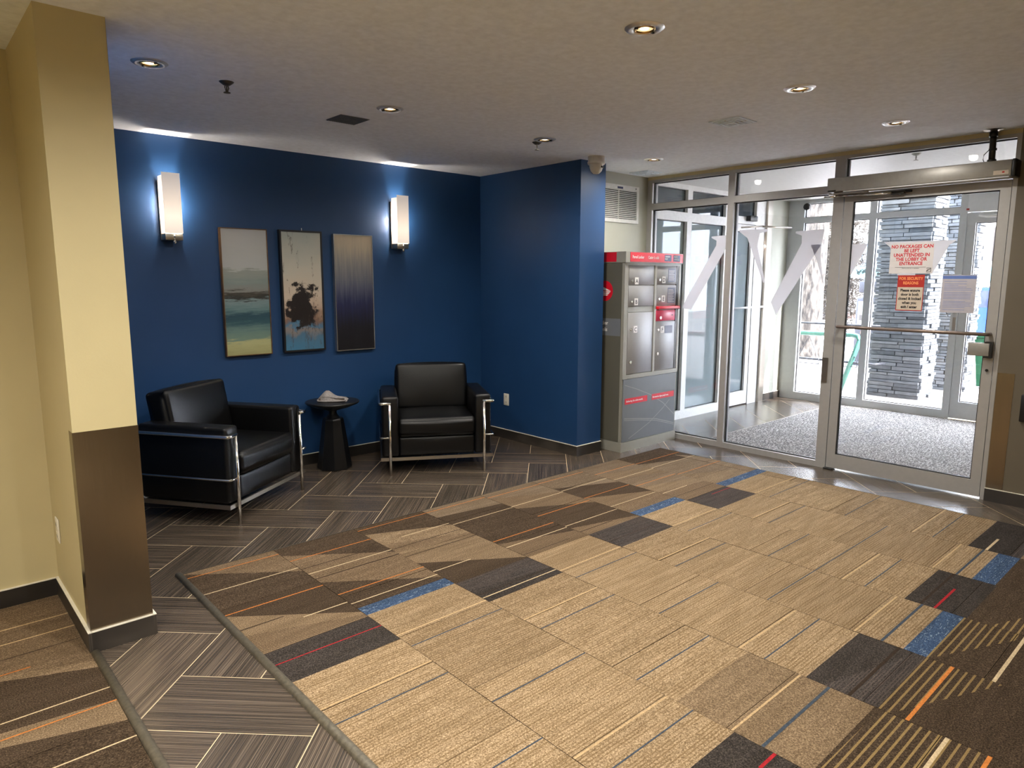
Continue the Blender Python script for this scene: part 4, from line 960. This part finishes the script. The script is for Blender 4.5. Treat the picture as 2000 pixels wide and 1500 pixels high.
ldoor('A', 4.745, 5.103, 1.472, 1.636, 1.505); ldoor('B', 4.745, 5.103, 1.286, 1.462, 1.325); dC = ldoor('C', 4.745, 5.103, 0.694, 1.232, 1.085)
part('infill_strip', MB().box((4.745, LY0 + .004, 1.236), (5.103, LY0 + .011, 1.282)), 'locker', pk)
ldoor('D', 5.139, 5.44, 1.475, 1.636, 1.515, True); ldoor('E', 5.139, 5.44, 1.285, 1.465, 1.345, True)
part('red_shelf', rbox((5.137, LY0 - .03, 1.252), (5.472, LY0 + .011, 1.278), 0.004, 2), 'lred', pk)
mp_ = part('mail_slot_panel', rbox((5.139, LY0 - .004, 1.145), (5.43, LY0 + .011, 1.243), 0.003, 1), 'lpink', pk)
part('lock', MB().tube([(5.20, LY0 - .004, 1.175), (5.20, LY0 - .014, 1.175)], .014, 14), 'chrome', mp_); part('lock', MB().tube([(5.385, LY0 - .004, 1.195), (5.385, LY0 - .008, 1.195)], .006, 10), 'black', mp_)
dF = ldoor('F', 5.139, 5.44, 0.694, 1.138, 1.065)
part('notice_panel', MB().box((5.285, LY0 - .0002, 1.03), (5.40, LY0 + .001, 1.10)), 'greyblue', dF)
for d_, x_, z_ in ((dC, 4.785, 0.80), (dF, 5.175, 0.85)): part('lock', MB().tube([(x_, LY0 + .001, z_), (x_, LY0 - .012, z_)], .014, 14), 'chrome', d_)
part('door_edge_channel', MB().box((5.444, LY0 + .002, 0.694), (5.476, LY0 + .011, 1.64)), 'darkmetal', pk)
lp = part('lower_panel', MB().box((LX0 + .02, LY0 + .004, 0.09), (LX1 - .02, LY0 + .011, 0.65)), 'locker_low', pk)
bn = part('banner', MB().box((4.735, LY0 + .0015, 0.425), (5.055, LY0 + .004, 0.478)).box((5.125, LY0 + .0015, 0.425), (5.465, LY0 + .004, 0.478)), 'lred', lp)
text('Delivering the online world.', 0.024, (4.75, LY0 + .001, 0.444), FY, 'white_print', bn, sx=.88); text('Du monde en ligne jusqu\u2019\u00e0 vous.', 0.022, (5.135, LY0 + .001, 0.444), FY, 'white_print', bn, sx=.85)
sw = MB()
def swoosh(pts, w):
    for (a, b) in zip(pts, pts[1:]):
        a2, b2 = Vector((a[0], 0, a[1])), Vector((b[0], 0, b[1])); d = (b2 - a2).normalized(); n_ = Vector((-d.z, 0, d.x)) * w
        q = [a2 + n_, b2 + n_, b2 - n_, a2 - n_]; sw.add([(p.x, LY0 + .0036, p.z) for p in q], [(0, 1, 2, 3)])
swoosh([(4.73, 0.30), (4.95, 0.275), (5.2, 0.24), (5.48, 0.165)], .004); swoosh([(4.73, 0.285), (4.95, 0.262), (5.2, 0.225), (5.48, 0.15)], .003)
swoosh([(4.8, 0.11), (5.1, 0.22), (5.3, 0.33), (5.4, 0.40)], .003); swoosh([(4.73, 0.60), (4.9, 0.55), (5.1, 0.48), (5.3, 0.38), (5.48, 0.25)], .003)
part('swoosh_lines', sw, 'locker_line', lp)
# emblem and name on the locker's left side
xs = LX0 - .0046
cy_, cz_ = 3.978, 1.418
part('round_emblem', MB().prism([(xs, cy_ - .088 * math.cos(2 * math.pi * i / 36), cz_ + .088 * math.sin(2 * math.pi * i / 36)) for i in range(36)], (.0008, 0, 0)), 'lred', sp)
xe = xs - .0006
wg = MB()
wg.prism([(xe, cy_ + .05, cz_ + .045), (xe, cy_ - .066, cz_), (xe, cy_ + .012, cz_ + .004)], (.0005, 0, 0))
for k in range(3):
    z = cz_ - .004 - k * .014
    wg.prism([(xe, cy_ + .06, z), (xe, cy_ - .064 + k * .012, z), (xe, cy_ - .054 + k * .016, z - .009), (xe, cy_ + .06, z - .009)], (.0005, 0, 0))
part('arrow_wing', wg, 'white_print', sp)
band = part('name_band', MB().box((xs, LY0 + .032, 1.03), (xs + .0006, LY1 - .01, 1.18)), 'locker_low', sp)
text('Parcel Locker', 0.046, (xs - .0006, 4.155, 1.125), FX, 'white_print', sp, sx=.85); text('Casier \u00e0 colis', 0.046, (xs - .0006, 4.155, 1.068), FX, 'white_print', sp, sx=.85)

# ------------------------------------------------------------------ outdoors
ground = struct('ground', MB().box((XO + .09, -12, -0.16), (60, 40, -0.05)), 'road', 'bright slushy pavement and street outside')
bw = 0.145; x = XO + 0.10
while x < 13.2:
    z = -0.012 + random.uniform(-.003, .003)
    part('deck_board', MB().box((x, -1.5, -0.05), (x + bw - .012, 7.5, z)), 'deck', ground); x += bw
struct('trim_5', MB().box((XO + .088, 1.1, -0.05), (XO + .0995, 4.4, 0.0)), 'alu_green', 'threshold of the outer storefront')
struct('wall_facade', MB().box((XO + .1, 4.32, 0), (XO + .35, 9, 3.4)).box((XO + .1, -4, 0), (XO + .35, 1.1, 3.4)).box((XO + .1, 1.1, 2.5), (XO + .35, 4.32, 3.4)), 'greige', 'outer face of the building round the entrance')
def pillar(name, label, x0, y0, wx, wy, h, single_stones):
    t = thing(name, label, 'stone pillar', (x0, y0, -0.012), 0)
    part('core', MB().box((.03, .03, 0), (wx - .03, wy - .03, h)), 'mortar', t)
    z = 0.0; n = 0; joined = {0: MB(), 1: MB(), 2: MB()}
    while z < h - .03:
        ch = random.uniform(.034, .058)
        for face in range(4):
            L = wy if face in (0, 2) else wx
            s_ = 0.0
            while s_ < L - .02:
                w = min(random.uniform(.20, .42), L - s_)
                if L - s_ - w < .10: w = L - s_
                dpt = random.uniform(-.006, .030)
                a, b = s_ + .005, s_ + w - .005
                if face == 0: bx = ((-dpt, a, z + .002), (.03, b, z + ch - .005))
                elif face == 1: bx = ((a, -dpt, z + .002), (b, .03, z + ch - .006))
                elif face == 2: bx = ((wx - .03, a, z + .002), (wx + dpt, b, z + ch - .003))
                else: bx = ((a, wy - .03, z + .002), (b, wy + dpt, z + ch - .003))
                mi = random.choice((0, 0, 1, 2)); n += 1
                if single_stones and face < 2: part('stone', MB().box(*bx), ('stone', 'stone2', 'stone3')[mi], t)
                else: joined[mi].box(*bx)
                s_ += w
        z += ch
    for k, mb in joined.items():
        if mb.v: part('ledgestones', mb, ('stone', 'stone2', 'stone3')[k], t)['kind'] = 'stuff'
    return t
pillar('stone_pillar', 'large ledgestone pillar outside, directly behind the door glass', 9.75, 3.0, 0.52, 0.62, 2.9, True)
pillar('stone_pillar', 'second ledgestone pillar outside, behind the outer door', 10.98, 2.83, 0.36, 0.60, 2.9, False)

# bike rail
br = thing('bike_rail', 'bent green tube railing with thin grey bars outside the outer glazing', 'railing', (9.3, 0, 0))
part('green_tube', MB().tube([(0.0, 6.2, 0.80), (0, 3.68, 0.812), (0, 3.63, 0.80), (0, 3.60, 0.765), (0, 3.60, 0.74), (0, 3.83, -.012)], 0.032, 14), 'green_rail', br)
part('green_tube', MB().tube([(0.0, 6.2, 0.80), (0, 6.26, 0.76), (0, 6.2, -.012)], 0.032, 14), 'green_rail', br)
part('upper_bar', MB().tube([(0.25, 6.3, 0.93), (0.25, 3.45, 0.93)], 0.013, 8).tube([(0.25, 6.3, 0.93), (0.25, 6.3, -.012)], 0.013, 8).tube([(0.25, 3.9, 0.93), (0.25, 3.9, -.012)], 0.013, 8), 'grey_rail', br)
part('lower_bar', MB().tube([(0.0, 6.2, 0.47), (0, 3.4, 0.455), (0.25, 3.36, 0.45)], 0.016, 8), 'grey_rail', br)
for yy in (4.25, 4.75, 3.75):
    part('wire_loop', MB().tube([(-.02, yy + .17, 0.40), (-.02, yy, 0.77), (-.02, yy - .15, 0.46), (-.02, yy - .15, 0.40)], 0.006, 6).tube([(-.02, yy + .17, 0.40), (-.02, yy - .15, 0.40)], 0.006, 6), 'grey_rail', br)
# snow bank, kerb
def bank(name, x0, x1, y0, y1, h, label):
    mb = MB(); nx, ny = 8, 26; vs = []
    for j in range(ny + 1):
        for i in range(nx + 1):
            u = i / nx; s_ = math.sin(math.pi * u)
            vs.append((x0 + (x1 - x0) * u, y0 + (y1 - y0) * j / ny, -.05 + h * s_ * (0.75 + .25 * math.sin(j * 1.7) + .15 * math.sin(j * .6 + i))))
    mb.add(vs, [(j * (nx + 1) + i, j * (nx + 1) + i + 1, (j + 1) * (nx + 1) + i + 1, (j + 1) * (nx + 1) + i) for j in range(ny) for i in range(nx)], 0, True)
    o = part(name, mb, 'snow', None); tag(o, label, 'snow', None, 'stuff'); return o
bank('snow', 14.6, 17.0, 5.3, 13, 0.40, 'low snow bank around the foot of the tree')
bank('snow', 20.4, 23.6, 2.0, 24, 0.40, 'long snow bank across the street in front of the brick building')
struct('trim_6', MB().box((17.2, -8, -0.06), (17.5, 30, 0.05)), 'kerb', 'reddish kerb of the street')
# tree
tr = thing('tree', 'thick rough-barked tree trunk outside the left outer pane', 'tree', (14.1, 6.5, -0.05))
def trunk():
    mb = MB(); n, L = 28, 40; vs = []
    for i in range(L + 1):
        z = 7.0 * i / L; r = 0.255 - 0.014 * z + 0.10 * math.exp(-z * 4)
        for j in range(n):
            a = 2 * math.pi * j / n
            rr = r * (1 + .05 * math.sin(7 * a + 1.3 * math.sin(z * 2)) + random.uniform(-.03, .03))
            vs.append((rr * math.cos(a) + .02 * z, rr * math.sin(a) - .012 * z, z))
    return mb.add(vs, [(i * n + j, i * n + (j + 1) % n, (i + 1) * n + (j + 1) % n, (i + 1) * n + j) for i in range(L) for j in range(n)], 0, True)
part('trunk', trunk(), 'bark', tr)
for (z0, dx, dy, dz) in ((3.2, -.4, -1.6, 1.4), (3.8, .8, -1.1, 1.8), (2.9, .5, 1.6, 1.3), (4.6, -.9, .9, 1.9)):
    p0 = Vector((.02 * z0, -.012 * z0, z0)); part('branch', MB().tube([p0, p0 + Vector((dx * .4, dy * .4, dz * .3)), p0 + Vector((dx, dy, dz)), p0 + Vector((dx * 1.5, dy * 1.6, dz * 2))], [.11, .08, .05, .02], 10), 'bark', tr)
# bare shrubs
def shrub(label, c, sx, sy, sz, n):
    t = thing('bare_shrub', label, 'shrub', c, 0)
    mb = MB()
    for i in range(n):
        q = Vector((random.gauss(0, .42), random.gauss(0, .42), 0)); q = q / max(1.0, q.length); p = Vector((q.x * sx, q.y * sy, min(1.0, abs(random.gauss(0.55, .28))) * sz)); d = Vector((random.gauss(0, 1), random.gauss(0, 1), random.gauss(0.2, .8))).normalized() * random.uniform(.2, .42)
        s_ = d.cross(Vector((0, 0, 1))).normalized() * random.uniform(.008, .02); k = Vector((0, 0, .012))
        mb.add([p - s_, p + s_, p + d], [(0, 1, 2)]); mb.add([p - k, p + k, p + d], [(0, 1, 2)])
    part('twigs', mb, 'twig', t)['kind'] = 'stuff'
    st_ = MB()
    for i in range(7): st_.tube([(random.uniform(-.2, .2), random.uniform(-.2, .2), 0), (random.uniform(-.5, .5) * sx, random.uniform(-.5, .5) * sy, sz * .7)], .02, 5)
    part('stems', st_, 'twig', t)
shrub('large bare brown shrub outside, behind the pay station', (18.9, 7.95, 0.0), 0.85, 0.75, 3.0, 3600)
shrub('bare brown shrub outside, right of the tree trunk', (18.9, 10.0, 0.0), 0.8, .7, 2.9, 2200)
# pay station
ps = thing('pay_station', 'parking pay station with pale front and green screen outside', 'pay station', (13.0, 4.95, -0.05), 0)
part('body', rbox((0, -.19, 0), (.28, .19, 1.27), .02, 2), 'paydark', ps)
fc = part('front_panel', MB().box((-.006, -.16, .70), (.002, .15, 1.20)), 'paywhite', ps)
part('screen', MB().box((-.010, -.10, 1.02), (-.006, .06, 1.10)), 'paygreen', fc)
part('buttons', MB().box((-.010, .04, .86), (-.006, .12, .96)).box((-.010, -.06, .74), (-.006, .11, .77)).box((-.010, -.13, .93), (-.006, -.09, .97)), 'louvre', fc)
part('solar_cap', rbox((-.03, -.15, 1.36), (.30, .15, 1.56), .01, 2), 'paydark', ps); part('post', MB().box((.1, -.03, 1.26), (.16, .03, 1.37)), 'paydark', ps)
part('sticker', MB().box((-.004, -.10, .62), (0, .08, .67)), 'kerb', ps)
sg = thing('street_sign', 'pale blue street panel with black scribbles behind the pay station', 'sign', (13.6, 5.25, -0.05), 0)
part('board', MB().box((0, -.24, 1.62), (.03, .26, 1.83)), 'teal', sg); part('post', MB().tube([(.05, 0, 0), (.05, 0, 1.8)], .03, 8), 'grey_rail', sg)
scb = MB()
for (y_, z_, s_) in ((.12, 1.73, 1), (.02, 1.74, -1), (-.14, 1.71, 1)):
    pts = [(-.006, y_ + .05 * math.sin(i * 1.9 + s_) , z_ + .05 * math.cos(i * 2.6)) for i in range(9)]; scb.tube(pts, .006, 5)
part('scribble', scb, 'black', sg)
# green bin
gb = thing('green_bin', 'green wheeled bin outside beyond the second stone pillar', 'bin', (11.75, 2.55, -0.012), 0)
part('body', MB().add([(-.22, -.26, .03), (.22, -.26, .03), (.22, .26, .03), (-.22, .26, .03), (-.28, -.32, .72), (.28, -.32, .72), (.28, .32, .72), (-.28, .32, .72)], [(3, 2, 1, 0), (4, 5, 6, 7), (0, 1, 5, 4), (1, 2, 6, 5), (2, 3, 7, 6), (3, 0, 4, 7)]), 'greenbin', gb)
part('lid', rbox((-.31, -.35, .725), (.31, .35, .78), .02, 2), 'greenbin', gb); part('handle', MB().tube([(-.29, -.2, .62), (-.36, -.2, .60), (-.38, -.2, .5), (-.36, -.2, .36), (-.28, -.2, .34)], .015, 8), 'grey_rail', gb)
for s_ in (-.2, .2): part('wheel', MB().tube([(.2, s_ - .03, .07), (.2, s_ + .03, .07)], .07, 16), 'tyre', gb)
# parked car, far buildings
def car(label, c, rz):
    t = thing('parked_car', label, 'car', c, rz)
    prof = [(-2.1, .35), (2.1, .35), (2.15, .75), (1.9, .9), (1.1, 1.0), (.55, 1.42), (-1.2, 1.45), (-1.9, .98), (-2.15, .85)]
    part('body', MB().prism([(x_, -.85, z_) for x_, z_ in prof], (0, 1.7, 0)), 'bluecar', t)
    part('side_glass', MB().prism([(.95, -.858, 1.0), (.5, -.858, 1.36), (-1.15, -.858, 1.38), (-1.7, -.858, 1.0)], (0, .006, 0)).prism([(.95, .852, 1.0), (.5, .852, 1.36), (-1.15, .852, 1.38), (-1.7, .852, 1.0)], (0, .006, 0)), 'tint_glass', t)
    part('roof_snow', rbox((-1.2, -.78, 1.43), (.5, .78, 1.52), .03, 2), 'snow', t)
    for a in (-1.3, 1.3):
        for b in (-.82, .82): part('wheel', MB().tube([(a, b - .1, .33), (a, b + .1, .33)], .33, 20), 'tyre', t)
car('blue parked car with a snowy roof on the street beyond the outer door', (18.6, 4.0, -0.05), math.pi / 2)
def far_building(label, x, y0, y1, h, wm):
    t = thing('far_building', label, 'building', (x, 0, -.05)); part('walls', MB().box((0, y0, 0), (6, y1, h)), wm, t); return t
fb = far_building('pale brick building across the street left of the large pillar', 24.0, 7.6, 26, 6.5, 'brick')
for y_ in (9.0, 11.3, 14.5):
    wf = part('window', MB().box((-.06, y_ - .5, 1.5), (-.0005, y_ + .5, 2.9)), 'white', fb); part('pane', MB().box((-.075, y_ - .42, 1.58), (-.06, y_ + .42, 2.82)), 'tint_glass', wf)
for y_ in (10.25, 10.5): part('downpipe', MB().tube([(-.08, y_, 0.1), (-.08, y_, 3.0)], .045, 8), 'louvre', fb)
part('plinth', MB().box((-.05, 7.6, 0), (-.0005, 26, .5)), 'kerb', fb)
fb2 = far_building('cream building with dark upright louvres seen through the outer door', 30.0, 2.0, 7.55, 7.5, 'palewall')
for y_ in (6.55, 6.85, 7.15): part('louvre_slot', MB().box((-.05, y_ - .07, 2.3), (-.0005, y_ + .07, 3.5)), 'louvre', fb2)
part('awning', MB().prism([(-.0005, 2.2, 2.1), (-1.2, 2.2, 1.55), (-1.2, 2.2, 1.45), (-.0005, 2.2, 1.5)], (0, 5.2, 0)), 'teal', fb2)
part('shopfront', MB().box((-.04, 2.4, .3), (-.0005, 7.2, 1.45)), 'louvre', fb2)

# ------------------------------------------------------------------ the rest of the lobby's downlight grid, behind and beside the camera
for x, y, w_ in ((-2.77, 1.79, 'farthest down the corridor along the cream wall'), (-1.5, 1.79, 'second to last along the cream corridor wall'), (-0.23, 1.79, 'in front of the cream wall left of the pier'), (1.04, 1.79, 'over the near corner of the carpet rail'),
                 (-1.5, 0.0, 'farthest left in the row behind the camera'), (-0.23, 0.0, 'in the row behind the camera, left of it'), (1.04, 0.0, 'in the row behind the camera, right of it')):
    downlight(x, y, 'chrome downlight ' + w_, CORRIDOR_W)

# ------------------------------------------------------------------ pieces built in one go become parts of their own
def explode(o):
    me = o.data; p = list(range(len(me.vertices)))
    def f(a):
        while p[a] != a: p[a] = p[p[a]]; a = p[a]
        return a
    for e in me.edges: p[f(e.vertices[0])] = f(e.vertices[1])
    groups = {}
    for poly in me.polygons: groups.setdefault(f(poly.vertices[0]), []).append(poly)
    if len(groups) < 2: return
    for polys in list(groups.values())[1:] + list(groups.values())[:1]:
        ids = sorted({v for q in polys for v in q.vertices}); ix = {v: i for i, v in enumerate(ids)}
        nm = bpy.data.meshes.new(o.name.split('.')[0]); nm.from_pydata([me.vertices[v].co for v in ids], [], [tuple(ix[v] for v in q.vertices) for q in polys])
        for k in me.materials: nm.materials.append(k)
        nm.polygons.foreach_set('material_index', [q.material_index for q in polys]); nm.polygons.foreach_set('use_smooth', [q.use_smooth for q in polys]); nm.update()
        if polys is list(groups.values())[0]: o.data = nm
        else:
            c = o.copy(); c.data = nm; col.objects.link(c)
for o in list(col.objects):
    if o.type == 'MESH' and o.name.split('.')[0] in ('banner', 'base_rail', 'buttons', 'closer_arm', 'coupling', 'glass_shade', 'header_label', 'header_red', 'socket', 'side_glass', 'scribble', 'tape', 'upper_bar', 'wall_facade', 'wall_office', 'hanger', 'linkage_rod'):
        explode(o)
    if o.name.split('.')[0] in ('slots', 'stems', 'clip', 'swoosh_lines', 'stamp_logo'): o['kind'] = 'stuff'
